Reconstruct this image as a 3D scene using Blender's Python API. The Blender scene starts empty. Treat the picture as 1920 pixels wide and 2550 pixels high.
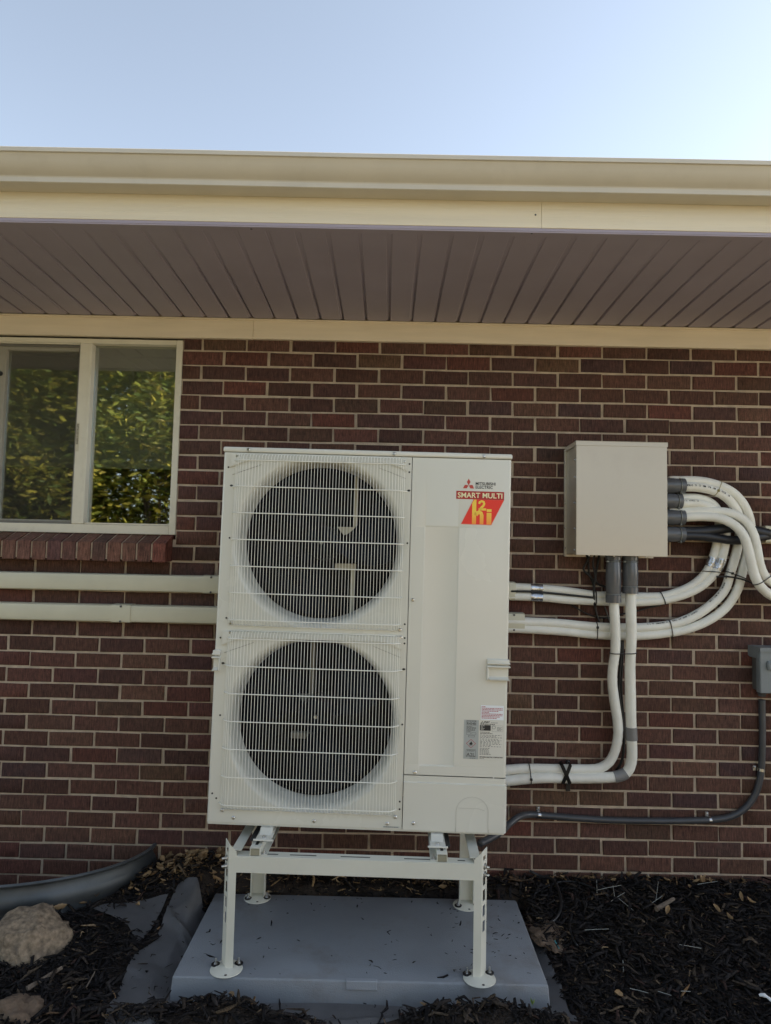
import bpy, bmesh, math, random
import numpy as np
from mathutils import Vector, Matrix, noise as mnoise
random.seed(7); rng = np.random.default_rng(11)
scn = bpy.context.scene
COL = scn.collection
rad = math.radians

# ------------------------------------------------------------------ camera
YAW, PITCH, ROLL = -0.0036341, 0.0686497, 0.021456
CAMP = Vector((-0.35318, -3.18897, 1.45006)); FPX = 1770.0
def _basis():
    cy, sy, cp, sp, cr, sr = math.cos(YAW), math.sin(YAW), math.cos(PITCH), math.sin(PITCH), math.cos(ROLL), math.sin(ROLL)
    w = Vector((sy*cp, cy*cp, sp)); r = Vector((cy, -sy, 0)); u = r.cross(w)
    return (cr*r + sr*u), (-sr*r + cr*u), w
RT, UP, FW = _basis()
cam = bpy.data.cameras.new('camera'); camo = bpy.data.objects.new('camera', cam); COL.objects.link(camo)
cam.sensor_fit = 'VERTICAL'; cam.sensor_height = 24.0; cam.lens = FPX/2550*24.0
cam.clip_start = 0.02; cam.clip_end = 500
m = Matrix((RT, UP, -FW)).transposed().to_4x4(); m.translation = CAMP
camo.matrix_world = m
scn.camera = camo
def at(px, py, Y):            # survey helper: point of the photo at a known distance Y from the wall
    d = FW + RT*((px-960)/FPX) - UP*((py-1275)/FPX)
    return CAMP + d*((Y-CAMP.y)/d.y)
def atz(px, py, z):
    d = FW + RT*((px-960)/FPX) - UP*((py-1275)/FPX)
    return CAMP + d*((z-CAMP.z)/d.z)
def pj(P):
    d = Vector(P)-CAMP; z = d.dot(FW)
    return 960+FPX*d.dot(RT)/z, 1275-FPX*d.dot(UP)/z

# ------------------------------------------------------------------ sky, sun, exposure
SUN_EL, SUN_AZ = rad(27), rad(79)      # sun stands behind the house, off to the right
sdir = Vector((math.sin(SUN_AZ)*math.cos(SUN_EL), math.cos(SUN_AZ)*math.cos(SUN_EL), math.sin(SUN_EL)))
world = bpy.data.worlds.new('World'); scn.world = world; world.use_nodes = True
nt = world.node_tree; nt.nodes.clear()
sky = nt.nodes.new('ShaderNodeTexSky'); sky.sky_type = 'NISHITA'; sky.sun_disc = False
sky.sun_elevation = SUN_EL; sky.sun_rotation = SUN_AZ
sky.altitude = 1600; sky.air_density = 1.0; sky.dust_density = 2.5; sky.ozone_density = 1.0
bg = nt.nodes.new('ShaderNodeBackground'); bg.inputs['Strength'].default_value = 0.123
out = nt.nodes.new('ShaderNodeOutputWorld')
hz = nt.nodes.new('ShaderNodeHueSaturation'); hz.inputs['Hue'].default_value = 0.492; hz.inputs['Saturation'].default_value = 0.60      # thin summer haze: a paler blue
nt.links.new(sky.outputs[0], hz.inputs['Color']); nt.links.new(hz.outputs[0], bg.inputs[0]); nt.links.new(bg.outputs[0], out.inputs[0])
sl = bpy.data.lights.new('sun', 'SUN'); sl.energy = 4.9; sl.angle = rad(0.5); sl.color = (1.0, 0.89, 0.72)
so = bpy.data.objects.new('sun', sl); COL.objects.link(so); so.rotation_euler = (-sdir).to_track_quat('-Z', 'Y').to_euler()
so.location = sdir*40
vs = scn.view_settings
vs.view_transform = 'Standard'; vs.look = 'None'; vs.exposure = 1.43; vs.gamma = 1.0; vs.use_curve_mapping = False

# ------------------------------------------------------------------ helpers
def new_obj(name, mesh, parent=None):
    o = bpy.data.objects.new(name, mesh); COL.objects.link(o)
    if parent is not None: o.parent = parent
    return o
def tag(o, label=None, cat=None, group=None, kind=None):
    if label: o['label'] = label
    if cat: o['category'] = cat
    if group: o['group'] = group
    if kind: o['kind'] = kind
    return o
def empty(name, loc=(0, 0, 0), rot=None, mat=None):
    o = bpy.data.objects.new(name, None); COL.objects.link(o); o.empty_display_size = 0.1
    if mat is not None: o.matrix_world = mat
    else:
        o.location = loc
        if rot: o.rotation_euler = rot
    return o
def obj(name, bm, mat, parent=None, smooth=None):
    me = bpy.data.meshes.new(name); bm.to_mesh(me); bm.free()
    if mat: me.materials.append(mat)
    if smooth is not None:
        me.polygons.foreach_set('use_smooth', [True]*len(me.polygons))
        if smooth < 3: me.set_sharp_from_angle(angle=smooth)
    return new_obj(name, me, parent)
def inst(name, src, parent, mw):
    o = bpy.data.objects.new(name, src.data); COL.objects.link(o); o.parent = parent; o.matrix_local = mw
    return o
def B(): return bmesh.new()
def box(bm, x0, x1, y0, y1, z0, z1, bev=0.0, seg=1):
    t = bmesh.new()
    bmesh.ops.create_cube(t, size=1.0)
    for v in t.verts:
        v.co = Vector(((x0+x1)/2+v.co.x*(x1-x0), (y0+y1)/2+v.co.y*(y1-y0), (z0+z1)/2+v.co.z*(z1-z0)))
    if bev: bmesh.ops.bevel(t, geom=t.edges[:], offset=bev, segments=seg, affect='EDGES', profile=0.5)
    merge(bm, t); return bm
def merge(bm, t, M=None):
    if M is not None: bmesh.ops.transform(t, matrix=M, verts=t.verts[:])
    me = bpy.data.meshes.new('tmp'); t.to_mesh(me); t.free(); bm.from_mesh(me); bpy.data.meshes.remove(me)
def cyl(bm, p0, p1, r0, r1=None, n=16, cap=True):
    p0, p1 = Vector(p0), Vector(p1); r1 = r0 if r1 is None else r1
    d = (p1-p0).normalized(); a = d.orthogonal().normalized(); b = d.cross(a)
    A = [bm.verts.new(p0+(a*math.cos(2*math.pi*i/n)+b*math.sin(2*math.pi*i/n))*r0) for i in range(n)]
    C = [bm.verts.new(p1+(a*math.cos(2*math.pi*i/n)+b*math.sin(2*math.pi*i/n))*r1) for i in range(n)]
    for i in range(n): bm.faces.new((A[i], A[(i+1) % n], C[(i+1) % n], C[i]))
    if cap: bm.faces.new(A[::-1]); bm.faces.new(C)
    return bm
def lathe(bm, p0, axis, prof, n=24, cap=True):
    """prof: list of (distance along axis, radius)"""
    p0 = Vector(p0); d = Vector(axis).normalized(); a = d.orthogonal().normalized(); b = d.cross(a)
    rows = [[bm.verts.new(p0+d*s+(a*math.cos(2*math.pi*i/n)+b*math.sin(2*math.pi*i/n))*r) for i in range(n)] for s, r in prof]
    for k in range(len(rows)-1):
        for i in range(n): bm.faces.new((rows[k][i], rows[k][(i+1) % n], rows[k+1][(i+1) % n], rows[k+1][i]))
    if cap: bm.faces.new(rows[0][::-1]); bm.faces.new(rows[-1])
    return bm
def spline(pts, step=0.012):
    """Catmull-Rom resample"""
    P = [Vector(p) for p in pts]; P = [P[0]*2-P[1]]+P+[P[-1]*2-P[-2]]
    out = []
    for i in range(1, len(P)-2):
        p0, p1, p2, p3 = P[i-1], P[i], P[i+1], P[i+2]; n = max(2, int((p2-p1).length/step))
        for k in range(n):
            t = k/n
            out.append(0.5*((2*p1)+(p2-p0)*t+(2*p0-5*p1+4*p2-p3)*t*t+(3*p1-p0-3*p2+p3)*t**3))
    out.append(P[-2].copy()); return out
def smooth_path(P, it=2):
    for _ in range(it): P = [P[0]]+[(P[i-1]+P[i]*2+P[i+1])/4 for i in range(1, len(P)-1)]+[P[-1]]
    return P
def tube(bm, path, r, n=14, cap=True, rf=None):
    path = [Vector(p) for p in path]; rows = []
    T = [(path[min(i+1, len(path)-1)]-path[max(i-1, 0)]).normalized() for i in range(len(path))]
    a = T[0].orthogonal().normalized()
    for i, p in enumerate(path):
        a = (a-T[i]*a.dot(T[i])).normalized(); b = T[i].cross(a)
        rr = r if rf is None else rf(i)
        rows.append([bm.verts.new(p+(a*math.cos(2*math.pi*k/n)+b*math.sin(2*math.pi*k/n))*rr) for k in range(n)])
    for k in range(len(rows)-1):
        for i in range(n): bm.faces.new((rows[k][i], rows[k][(i+1) % n], rows[k+1][(i+1) % n], rows[k+1][i]))
    if cap: bm.faces.new(rows[0][::-1]); bm.faces.new(rows[-1])
    return bm
def prism(bm, poly, axis, a0, a1):
    """poly: 2-D outline; axis 'x': (y,z) outline, 'y': (x,z), 'z': (x,y)"""
    f = {'x': lambda p, a: (a, p[0], p[1]), 'y': lambda p, a: (p[0], a, p[1]), 'z': lambda p, a: (p[0], p[1], a)}[axis]
    A = [bm.verts.new(f(p, a0)) for p in poly]; C = [bm.verts.new(f(p, a1)) for p in poly]; n = len(poly)
    for i in range(n): bm.faces.new((A[i], A[(i+1) % n], C[(i+1) % n], C[i]))
    bm.faces.new(A[::-1]); bm.faces.new(C)
    bmesh.ops.recalc_face_normals(bm, faces=bm.faces[:]); return bm
def strip(bm, prof, axis, a0, a1, seg=1):
    """open profile swept along an axis (no caps)"""
    f = {'x': lambda p, a: (a, p[0], p[1]), 'z': lambda p, a: (p[0], p[1], a)}[axis]
    rows = [[bm.verts.new(f(p, a0+(a1-a0)*k/seg)) for p in prof] for k in range(seg+1)]
    for k in range(seg):
        for i in range(len(prof)-1): bm.faces.new((rows[k][i], rows[k][i+1], rows[k+1][i+1], rows[k+1][i]))
    return bm
def poly(bm, pts):
    bm.faces.new([bm.verts.new(p) for p in pts]); return bm
def mesh_np(name, V, Fc, mat, parent=None, attr=None, col=None):
    """numpy quads/tris mesh"""
    me = bpy.data.meshes.new(name); k = Fc.shape[1]
    me.vertices.add(len(V)); me.vertices.foreach_set('co', V.astype(np.float32).ravel())
    me.loops.add(Fc.size); me.loops.foreach_set('vertex_index', Fc.astype(np.int32).ravel())
    me.polygons.add(len(Fc)); me.polygons.foreach_set('loop_start', np.arange(0, Fc.size, k, dtype=np.int32))
    me.polygons.foreach_set('loop_total', np.full(len(Fc), k, dtype=np.int32))
    me.update(calc_edges=True)
    if attr is not None:
        a = me.attributes.new('tone', 'FLOAT', 'POINT'); a.data.foreach_set('value', attr.astype(np.float32))
    if col is not None:
        a = me.color_attributes.new('tint', 'FLOAT_COLOR', 'POINT')
        a.data.foreach_set('color', np.concatenate([col, np.ones((len(col), 1))], 1).astype(np.float32).ravel())
    me.materials.append(mat); me.validate()
    return new_obj(name, me, parent)
_dg = None
def text(s, size, mat, parent, M, name='lettering', bold=0.0, sx=1.0, align='LEFT', shear=0.0):
    cu = bpy.data.curves.new('txt', 'FONT'); cu.body = s; cu.size = size; cu.offset = bold; cu.align_x = align; cu.shear = shear
    cu.resolution_u = 3
    o = bpy.data.objects.new('txt', cu); COL.objects.link(o)
    dg = bpy.context.evaluated_depsgraph_get(); dg.update()
    me = bpy.data.meshes.new_from_object(o.evaluated_get(dg)); bpy.data.objects.remove(o); bpy.data.curves.remove(cu)
    me.transform(Matrix.Diagonal((sx, 1, 1, 1))); me.materials.clear(); me.materials.append(mat)
    r = new_obj(name, me, parent); r.matrix_local = M; return r

# ------------------------------------------------------------------ materials
def mat(name, base, rough=0.5, metal=0.0, var=0.08, vscale=6.0, bump=0.0, bscale=60.0, spec=0.5, stretch=None, dirt=None, dscale=3.0, damt=0.3, coat=0.0):
    """painted / plain surface: a base colour with low-frequency variation, optional dirt colour and fine relief"""
    M = bpy.data.materials.new(name); M.use_nodes = True; t = M.node_tree; N = t.nodes; L = t.links
    p = N['Principled BSDF']; p.inputs['Roughness'].default_value = rough; p.inputs['Metallic'].default_value = metal
    p.inputs['Specular IOR Level'].default_value = spec
    if coat: p.inputs['Coat Weight'].default_value = coat; p.inputs['Coat Roughness'].default_value = 0.25
    g = N.new('ShaderNodeNewGeometry'); mp = N.new('ShaderNodeMapping'); L.new(g.outputs['Position'], mp.inputs[0])
    if stretch: mp.inputs['Scale'].default_value = stretch
    n1 = N.new('ShaderNodeTexNoise'); n1.inputs['Scale'].default_value = vscale; n1.inputs['Detail'].default_value = 5; L.new(mp.outputs[0], n1.inputs['Vector'])
    mr = N.new('ShaderNodeMapRange'); mr.inputs[1].default_value = 0.3; mr.inputs[2].default_value = 0.7
    mr.inputs[3].default_value = 1-var; mr.inputs[4].default_value = 1+var; L.new(n1.outputs[0], mr.inputs[0])
    mx = N.new('ShaderNodeMix'); mx.data_type = 'RGBA'; mx.blend_type = 'MULTIPLY'; mx.inputs[0].default_value = 1
    mx.inputs[6].default_value = (*base, 1); L.new(mr.outputs[0], mx.inputs[7])
    c = mx.outputs[2]
    if dirt:
        n3 = N.new('ShaderNodeTexNoise'); n3.inputs['Scale'].default_value = dscale; n3.inputs['Detail'].default_value = 8; n3.inputs['Roughness'].default_value = 0.7
        L.new(mp.outputs[0], n3.inputs['Vector'])
        m3 = N.new('ShaderNodeMapRange'); m3.inputs[1].default_value = 0.52; m3.inputs[2].default_value = 0.75; m3.inputs[4].default_value = damt; L.new(n3.outputs[0], m3.inputs[0])
        x3 = N.new('ShaderNodeMix'); x3.data_type = 'RGBA'; L.new(m3.outputs[0], x3.inputs[0]); L.new(c, x3.inputs[6]); x3.inputs[7].default_value = (*dirt, 1); c = x3.outputs[2]
    L.new(c, p.inputs['Base Color'])
    rr = N.new('ShaderNodeMapRange'); rr.inputs[3].default_value = max(0.03, rough-0.06); rr.inputs[4].default_value = min(1, rough+0.06); L.new(n1.outputs[0], rr.inputs[0]); L.new(rr.outputs[0], p.inputs['Roughness'])
    if bump:
        n2 = N.new('ShaderNodeTexNoise'); n2.inputs['Scale'].default_value = bscale; n2.inputs['Detail'].default_value = 4; L.new(mp.outputs[0], n2.inputs['Vector'])
        b = N.new('ShaderNodeBump'); b.inputs['Strength'].default_value = bump; b.inputs['Distance'].default_value = 0.01; L.new(n2.outputs[0], b.inputs['Height']); L.new(b.outputs[0], p.inputs['Normal'])
    return M
def brick_mat(name='fired_clay', gain=1.0):
    M = bpy.data.materials.new(name); M.use_nodes = True; t = M.node_tree; N = t.nodes; L = t.links
    p = N['Principled BSDF']; p.inputs['Roughness'].default_value = 0.8; p.inputs['Specular IOR Level'].default_value = 0.3
    oi = N.new('ShaderNodeObjectInfo'); at_ = N.new('ShaderNodeAttribute'); at_.attribute_name = 'tone'
    ad = N.new('ShaderNodeMath'); ad.operation = 'ADD'; L.new(oi.outputs['Random'], ad.inputs[0]); L.new(at_.outputs['Fac'], ad.inputs[1])
    fr = N.new('ShaderNodeMath'); fr.operation = 'FRACT'; L.new(ad.outputs[0], fr.inputs[0])
    cr = N.new('ShaderNodeValToRGB'); e = cr.color_ramp; e.interpolation = 'LINEAR'
    cols = [(0, (.078, .038, .028)), (.2, (.096, .045, .031)), (.38, (.068, .034, .029)), (.55, (.105, .054, .036)), (.72, (.080, .038, .031)), (.80, (.098, .042, .031)), (.88, (.118, .042, .030)), (.94, (.052, .028, .027)), (1, (.118, .066, .040))]
    while len(e.elements) < len(cols): e.elements.new(0.5)
    for el, (ps, c) in zip(e.elements, cols): el.position = ps; el.color = (c[0]*gain, c[1]*gain, c[2]*gain, 1)
    L.new(fr.outputs[0], cr.inputs[0])
    g = N.new('ShaderNodeNewGeometry')
    n1 = N.new('ShaderNodeTexNoise'); n1.inputs['Scale'].default_value = 18; n1.inputs['Detail'].default_value = 4; L.new(g.outputs['Position'], n1.inputs['Vector'])
    r1 = N.new('ShaderNodeMapRange'); r1.inputs[1].default_value = 0.5; r1.inputs[2].default_value = 0.72; r1.inputs[4].default_value = 0.4; L.new(n1.outputs[0], r1.inputs[0])
    x1 = N.new('ShaderNodeMix'); x1.data_type = 'RGBA'; L.new(r1.outputs[0], x1.inputs[0]); L.new(cr.outputs[0], x1.inputs[6]); x1.inputs[7].default_value = (.108*gain, .042*gain, .032*gain, 1)
    vm = N.new('ShaderNodeMath'); vm.operation = 'MULTIPLY'; vm.inputs[1].default_value = 7.31; L.new(fr.outputs[0], vm.inputs[0])
    vf = N.new('ShaderNodeMath'); vf.operation = 'FRACT'; L.new(vm.outputs[0], vf.inputs[0])
    vr = N.new('ShaderNodeMapRange'); vr.inputs[3].default_value = .80; vr.inputs[4].default_value = 1.20; L.new(vf.outputs[0], vr.inputs[0])
    n5 = N.new('ShaderNodeTexNoise'); n5.inputs['Scale'].default_value = 45; n5.inputs['Detail'].default_value = 6; n5.inputs['Roughness'].default_value = .7; L.new(g.outputs['Position'], n5.inputs['Vector'])
    r5 = N.new('ShaderNodeMapRange'); r5.inputs[1].default_value = .3; r5.inputs[2].default_value = .7; r5.inputs[3].default_value = .74; r5.inputs[4].default_value = 1.28; L.new(n5.outputs[0], r5.inputs[0])
    vv = N.new('ShaderNodeMath'); vv.operation = 'MULTIPLY'; L.new(vr.outputs[0], vv.inputs[0]); L.new(r5.outputs[0], vv.inputs[1])
    x0 = N.new('ShaderNodeMix'); x0.data_type = 'RGBA'; x0.blend_type = 'MULTIPLY'; x0.inputs[0].default_value = 1; L.new(x1.outputs[2], x0.inputs[6]); L.new(vv.outputs[0], x0.inputs[7])
    # combed vertical scoring of the wire-cut face
    mp = N.new('ShaderNodeMapping'); mp.inputs['Scale'].default_value = (235, 60, 26); L.new(g.outputs['Position'], mp.inputs[0])
    n2 = N.new('ShaderNodeTexNoise'); n2.inputs['Scale'].default_value = 1.0; n2.inputs['Detail'].default_value = 2; L.new(mp.outputs[0], n2.inputs['Vector'])
    n3 = N.new('ShaderNodeTexNoise'); n3.inputs['Scale'].default_value = 330; n3.inputs['Detail'].default_value = 3; L.new(g.outputs['Position'], n3.inputs['Vector'])
    ms = N.new('ShaderNodeMath'); ms.operation = 'MULTIPLY_ADD'; ms.inputs[1].default_value = 0.55; L.new(n3.outputs[0], ms.inputs[0]); L.new(n2.outputs[0], ms.inputs[2])
    r2 = N.new('ShaderNodeMapRange'); r2.inputs[1].default_value = 0.5; r2.inputs[2].default_value = 1.05; r2.inputs[3].default_value = 0.42; r2.inputs[4].default_value = 1.75; L.new(ms.outputs[0], r2.inputs[0])
    x2 = N.new('ShaderNodeMix'); x2.data_type = 'RGBA'; x2.blend_type = 'MULTIPLY'; x2.inputs[0].default_value = 1; L.new(x0.outputs[2], x2.inputs[6]); L.new(r2.outputs[0], x2.inputs[7])
    # pale lime bloom
    n4 = N.new('ShaderNodeTexNoise'); n4.inputs['Scale'].default_value = 2.3; n4.inputs['Detail'].default_value = 9; n4.inputs['Roughness'].default_value = .75; L.new(g.outputs['Position'], n4.inputs['Vector'])
    r4 = N.new('ShaderNodeMapRange'); r4.inputs[1].default_value = 0.6; r4.inputs[2].default_value = 0.8; r4.inputs[4].default_value = 0.28; L.new(n4.outputs[0], r4.inputs[0])
    x4 = N.new('ShaderNodeMix'); x4.data_type = 'RGBA'; L.new(r4.outputs[0], x4.inputs[0]); L.new(x2.outputs[2], x4.inputs[6]); x4.inputs[7].default_value = (.20, .14, .115, 1)
    L.new(x4.outputs[2], p.inputs['Base Color'])
    b = N.new('ShaderNodeBump'); b.inputs['Strength'].default_value = 0.7; b.inputs['Distance'].default_value = 0.0035; L.new(ms.outputs[0], b.inputs['Height']); L.new(b.outputs[0], p.inputs['Normal'])
    return M
def tint_mat(name, rough=0.85, var=0.35, vscale=120, spec=0.3, trans=0.0):
    """colour read from each piece's own tint (mulch shreds, foliage), with grain on top"""
    M = bpy.data.materials.new(name); M.use_nodes = True; t = M.node_tree; N = t.nodes; L = t.links
    p = N['Principled BSDF']; p.inputs['Roughness'].default_value = rough; p.inputs['Specular IOR Level'].default_value = spec
    a = N.new('ShaderNodeVertexColor'); a.layer_name = 'tint'
    g = N.new('ShaderNodeNewGeometry'); n1 = N.new('ShaderNodeTexNoise'); n1.inputs['Scale'].default_value = vscale; n1.inputs['Detail'].default_value = 3; L.new(g.outputs['Position'], n1.inputs['Vector'])
    mr = N.new('ShaderNodeMapRange'); mr.inputs[1].default_value = .3; mr.inputs[2].default_value = .7; mr.inputs[3].default_value = 1-var; mr.inputs[4].default_value = 1+var; L.new(n1.outputs[0], mr.inputs[0])
    mx = N.new('ShaderNodeMix'); mx.data_type = 'RGBA'; mx.blend_type = 'MULTIPLY'; mx.inputs[0].default_value = 1; L.new(a.outputs[0], mx.inputs[6]); L.new(mr.outputs[0], mx.inputs[7])
    L.new(mx.outputs[2], p.inputs['Base Color'])
    if trans:
        tr = N.new('ShaderNodeBsdfTranslucent'); L.new(mx.outputs[2], tr.inputs[0]); ms = N.new('ShaderNodeMixShader'); ms.inputs[0].default_value = trans
        L.new(p.outputs[0], ms.inputs[1]); L.new(tr.outputs[0], ms.inputs[2]); L.new(ms.outputs[0], N['Material Output'].inputs[0])
    return M
def glass_mat(name, refl=8.0, tint=(.90, .94, .89), rough=0.018):
    M = bpy.data.materials.new(name); M.use_nodes = True; t = M.node_tree; N = t.nodes; L = t.links
    N.remove(N['Principled BSDF'])
    tr = N.new('ShaderNodeBsdfTransparent'); tr.inputs[0].default_value = (*tint, 1)
    gl = N.new('ShaderNodeBsdfGlossy'); gl.inputs['Roughness'].default_value = rough
    g = N.new('ShaderNodeNewGeometry'); n = N.new('ShaderNodeTexNoise'); n.inputs['Scale'].default_value = 5; n.inputs['Detail'].default_value = 1; L.new(g.outputs['Position'], n.inputs['Vector'])
    b = N.new('ShaderNodeBump'); b.inputs['Strength'].default_value = 0.010; b.inputs['Distance'].default_value = 0.02; L.new(n.outputs[0], b.inputs['Height']); L.new(b.outputs[0], gl.inputs['Normal'])
    f = N.new('ShaderNodeFresnel'); f.inputs[0].default_value = 1.52
    mu = N.new('ShaderNodeMath'); mu.operation = 'MULTIPLY'; mu.inputs[1].default_value = refl; mu.use_clamp = True; L.new(f.outputs[0], mu.inputs[0])
    ms = N.new('ShaderNodeMixShader'); L.new(mu.outputs[0], ms.inputs[0]); L.new(tr.outputs[0], ms.inputs[1]); L.new(gl.outputs[0], ms.inputs[2])
    L.new(ms.outputs[0], N['Material Output'].inputs[0]); return M
def screen_mat(name):
    M = bpy.data.materials.new(name); M.use_nodes = True; t = M.node_tree; N = t.nodes; L = t.links
    p = N['Principled BSDF']; p.inputs['Base Color'].default_value = (.045, .04, .032, 1); p.inputs['Roughness'].default_value = .7
    tr = N.new('ShaderNodeBsdfTransparent'); ms = N.new('ShaderNodeMixShader'); ms.inputs[0].default_value = .20
    L.new(tr.outputs[0], ms.inputs[1]); L.new(p.outputs[0], ms.inputs[2]); L.new(ms.outputs[0], N['Material Output'].inputs[0]); return M
def gradient_mat(name, z0, z1, c0, c1):
    """printed ink blend on a decal, along the decal's own height"""
    M = bpy.data.materials.new(name); M.use_nodes = True; t = M.node_tree; N = t.nodes; L = t.links
    p = N['Principled BSDF']; p.inputs['Roughness'].default_value = .35
    tc = N.new('ShaderNodeTexCoord'); s = N.new('ShaderNodeSeparateXYZ'); L.new(tc.outputs['Object'], s.inputs[0])
    mr = N.new('ShaderNodeMapRange'); mr.inputs[1].default_value = z0; mr.inputs[2].default_value = z1; L.new(s.outputs[1], mr.inputs[0])
    x = N.new('ShaderNodeMix'); x.data_type = 'RGBA'; x.inputs[6].default_value = (*c0, 1); x.inputs[7].default_value = (*c1, 1); L.new(mr.outputs[0], x.inputs[0]); L.new(x.outputs[2], p.inputs['Base Color'])
    return M

M_BRICK = brick_mat(gain=.96); M_SILL = brick_mat('smooth_sill_clay', 1.5)
M_MORTAR = mat('mortar', (.54, .435, .325), .9, var=.16, vscale=25, bump=.6, bscale=260, dirt=(.30, .24, .19), dscale=6, damt=.5)
M_CREAM = mat('cream_trim_paint', (.84, .735, .575), .42, var=.05, vscale=9, dirt=(.42, .33, .2), dscale=5, damt=.18, bump=.08, bscale=45, stretch=(.35, 1, 4))
M_FASCIA = mat('cream_wood_grain_cladding', (.75, .67, .515), .45, var=.06, vscale=7, bump=.25, bscale=60, stretch=(.12, 1, 5))
M_GUTTER = mat('beige_gutter_enamel', (.58, .535, .45), .38, var=.05, vscale=5, dirt=(.3, .26, .2), dscale=9, damt=.16)
M_SOFFIT = mat('taupe_soffit_vinyl', (.35, .31, .375), .5, var=.05, vscale=5)
M_WINFRAME = mat('almond_window_vinyl', (.71, .67, .55), .4, var=.05, vscale=10, dirt=(.35, .31, .22), dscale=14, damt=.25)
M_GLASS = glass_mat('window_glass')
M_SCREEN = screen_mat('insect_mesh')
M_SHADE = mat('roller_shade_cloth', (.78, .78, .68), .9, var=.04, bump=.1, bscale=200)
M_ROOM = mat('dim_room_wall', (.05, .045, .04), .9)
M_ROOF = mat('asphalt_shingle', (.06, .055, .05), .95, var=.3, vscale=30, bump=.4)
M_DUCT = mat('ivory_duct_plastic', (.64, .61, .47), .38, var=.04, vscale=8, dirt=(.4, .37, .28), dscale=5, damt=.15)
M_UNIT = mat('ivory_enamel', (.65, .64, .57), .26, var=.02, vscale=3, dirt=(.5, .48, .40), dscale=2.0, damt=.15, coat=.3)
M_WIRE = mat('ivory_wire_coating', (.84, .83, .75), .4, var=.03)
M_STAND = mat('ivory_powder_coat', (.69, .68, .59), .42, var=.04, vscale=12, bump=.05, bscale=300, dirt=(.45, .43, .35), dscale=6, damt=.25)
M_BLACK = mat('black_plastic', (.012, .012, .013), .45, var=.1)
M_DARKIN = mat('dark_interior', (.006, .006, .008), .8, var=.2, spec=.05)
M_FAN = mat('dark_fan_plastic', (.005, .006, .009), .5, var=.15, vscale=6, spec=.10)
M_COIL = mat('aluminium_fins', (.010, .011, .012), .6, spec=.1, var=.3, vscale=3, stretch=(1, 1, 60))
M_STEEL = mat('zinc_screw', (.55, .55, .54), .28, metal=1, var=.1, vscale=60)
M_GALV = mat('galvanised_steel', (.095, .105, .112), .48, metal=.35, var=.22, vscale=8, dirt=(.06, .06, .06), dscale=7, damt=.5, bump=.06, bscale=25)
M_RUBBER = mat('black_rubber', (.015, .015, .016), .6)
M_BRBOX = mat('beige_enamelled_sheet', (.57, .51, .41), .20, var=.02, vscale=3, dirt=(.40, .31, .25), dscale=5.5, damt=.16, coat=.5)
M_PVC = mat('grey_pvc', (.105, .11, .12), .24, var=.12, vscale=14, dirt=(.09, .09, .09), dscale=20, damt=.4)
M_PVCL = mat('pale_grey_pvc', (.36, .35, .33), .4, var=.06)
M_FOAM = mat('white_foam_insulation', (.82, .81, .74), .45, var=.06, vscale=14, bump=.22, bscale=38, dirt=(.58, .50, .34), dscale=4, damt=.35)
M_FOAMB = mat('black_foam_insulation', (.018, .019, .024), .45, var=.2, vscale=10, bump=.2, bscale=30)
M_FOIL = mat('silver_tape', (.52, .53, .55), .25, metal=.9, var=.15, vscale=30, bump=.5, bscale=50)
M_GTAPE = mat('grey_tape', (.22, .22, .22), .35, var=.1, bump=.2, bscale=60)
M_INK = mat('black_ink', (.02, .02, .02), .5)
M_INKG = mat('grey_ink', (.10, .10, .10), .5)
M_CONDUIT = mat('charcoal_conduit', (.055, .058, .064), .38, var=.1, vscale=20)
M_DISC = mat('blue_grey_enamel', (.20, .225, .235), .38, var=.04)
M_DISCD = mat('dark_grey_enamel', (.10, .10, .095), .45)
M_PAD = mat('slate_grey_pad', (.245, .265, .290), .55, var=.09, vscale=4, bump=.25, bscale=220, dirt=(.17, .160, .150), dscale=4.5, damt=.75)
M_PADL = mat('pale_pad_plate', (.30, .325, .36), .6, bump=.3, bscale=260)
M_SOIL = mat('dark_soil', (.030, .022, .017), .95, var=.5, vscale=18, bump=1.0, bscale=70, dirt=(.085, .058, .038), dscale=7, damt=.8)
M_EARTH = mat('dry_lawn_earth', (.27, .235, .155), .95, var=.3, vscale=1.5, bump=.5, bscale=20, dirt=(.09, .11, .035), dscale=.6, damt=.6)
M_FABRIC = mat('grey_landscape_fabric', (.235, .235, .245), .9, var=.12, vscale=12, bump=.35, bscale=420, dirt=(.13, .12, .11), dscale=6, damt=.45)
M_ROCK = mat('tan_granite', (.25, .19, .13), .9, var=.45, vscale=55, bump=.9, bscale=75, dirt=(.09, .075, .065), dscale=16, damt=.7)
M_CLOD = mat('tan_clay', (.15, .105, .072), .95, var=.3, vscale=30, bump=.8, bscale=60)
M_MULCH = tint_mat('shredded_mulch', .95, .55, 150, .12)
M_LEAF = tint_mat('shrub_leaf', .55, .2, 8, .4, trans=.35)
M_DRY = mat('dry_leaf', (.36, .245, .13), .75, var=.35, vscale=25, bump=.3, bscale=90, dirt=(.15, .08, .045), dscale=30, damt=.7)
M_STRAW = mat('pale_straw', (.36, .37, .34), .6, var=.15, vscale=40)
M_WOOD = mat('weathered_stick', (.16, .125, .095), .85, var=.3, vscale=30, bump=.4, bscale=90)
M_BOUNCE_FENCE = mat('bounce_fence_tan', (.50, .36, .23), .8, var=.2, vscale=6, bump=.3, bscale=40, stretch=(4, 4, .4))  # tan boards of the added fence that reflects warm light
M_BARK = mat('shrub_bark', (.12, .09, .065), .9, var=.3, vscale=20)
M_DRIP = mat('black_drip_hose', (.014, .014, .015), .4)
M_GREEN = mat('sprout_green', (.30, .42, .10), .5)
M_TEAL = mat('teal_plastic', (.05, .25, .28), .5)
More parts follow.
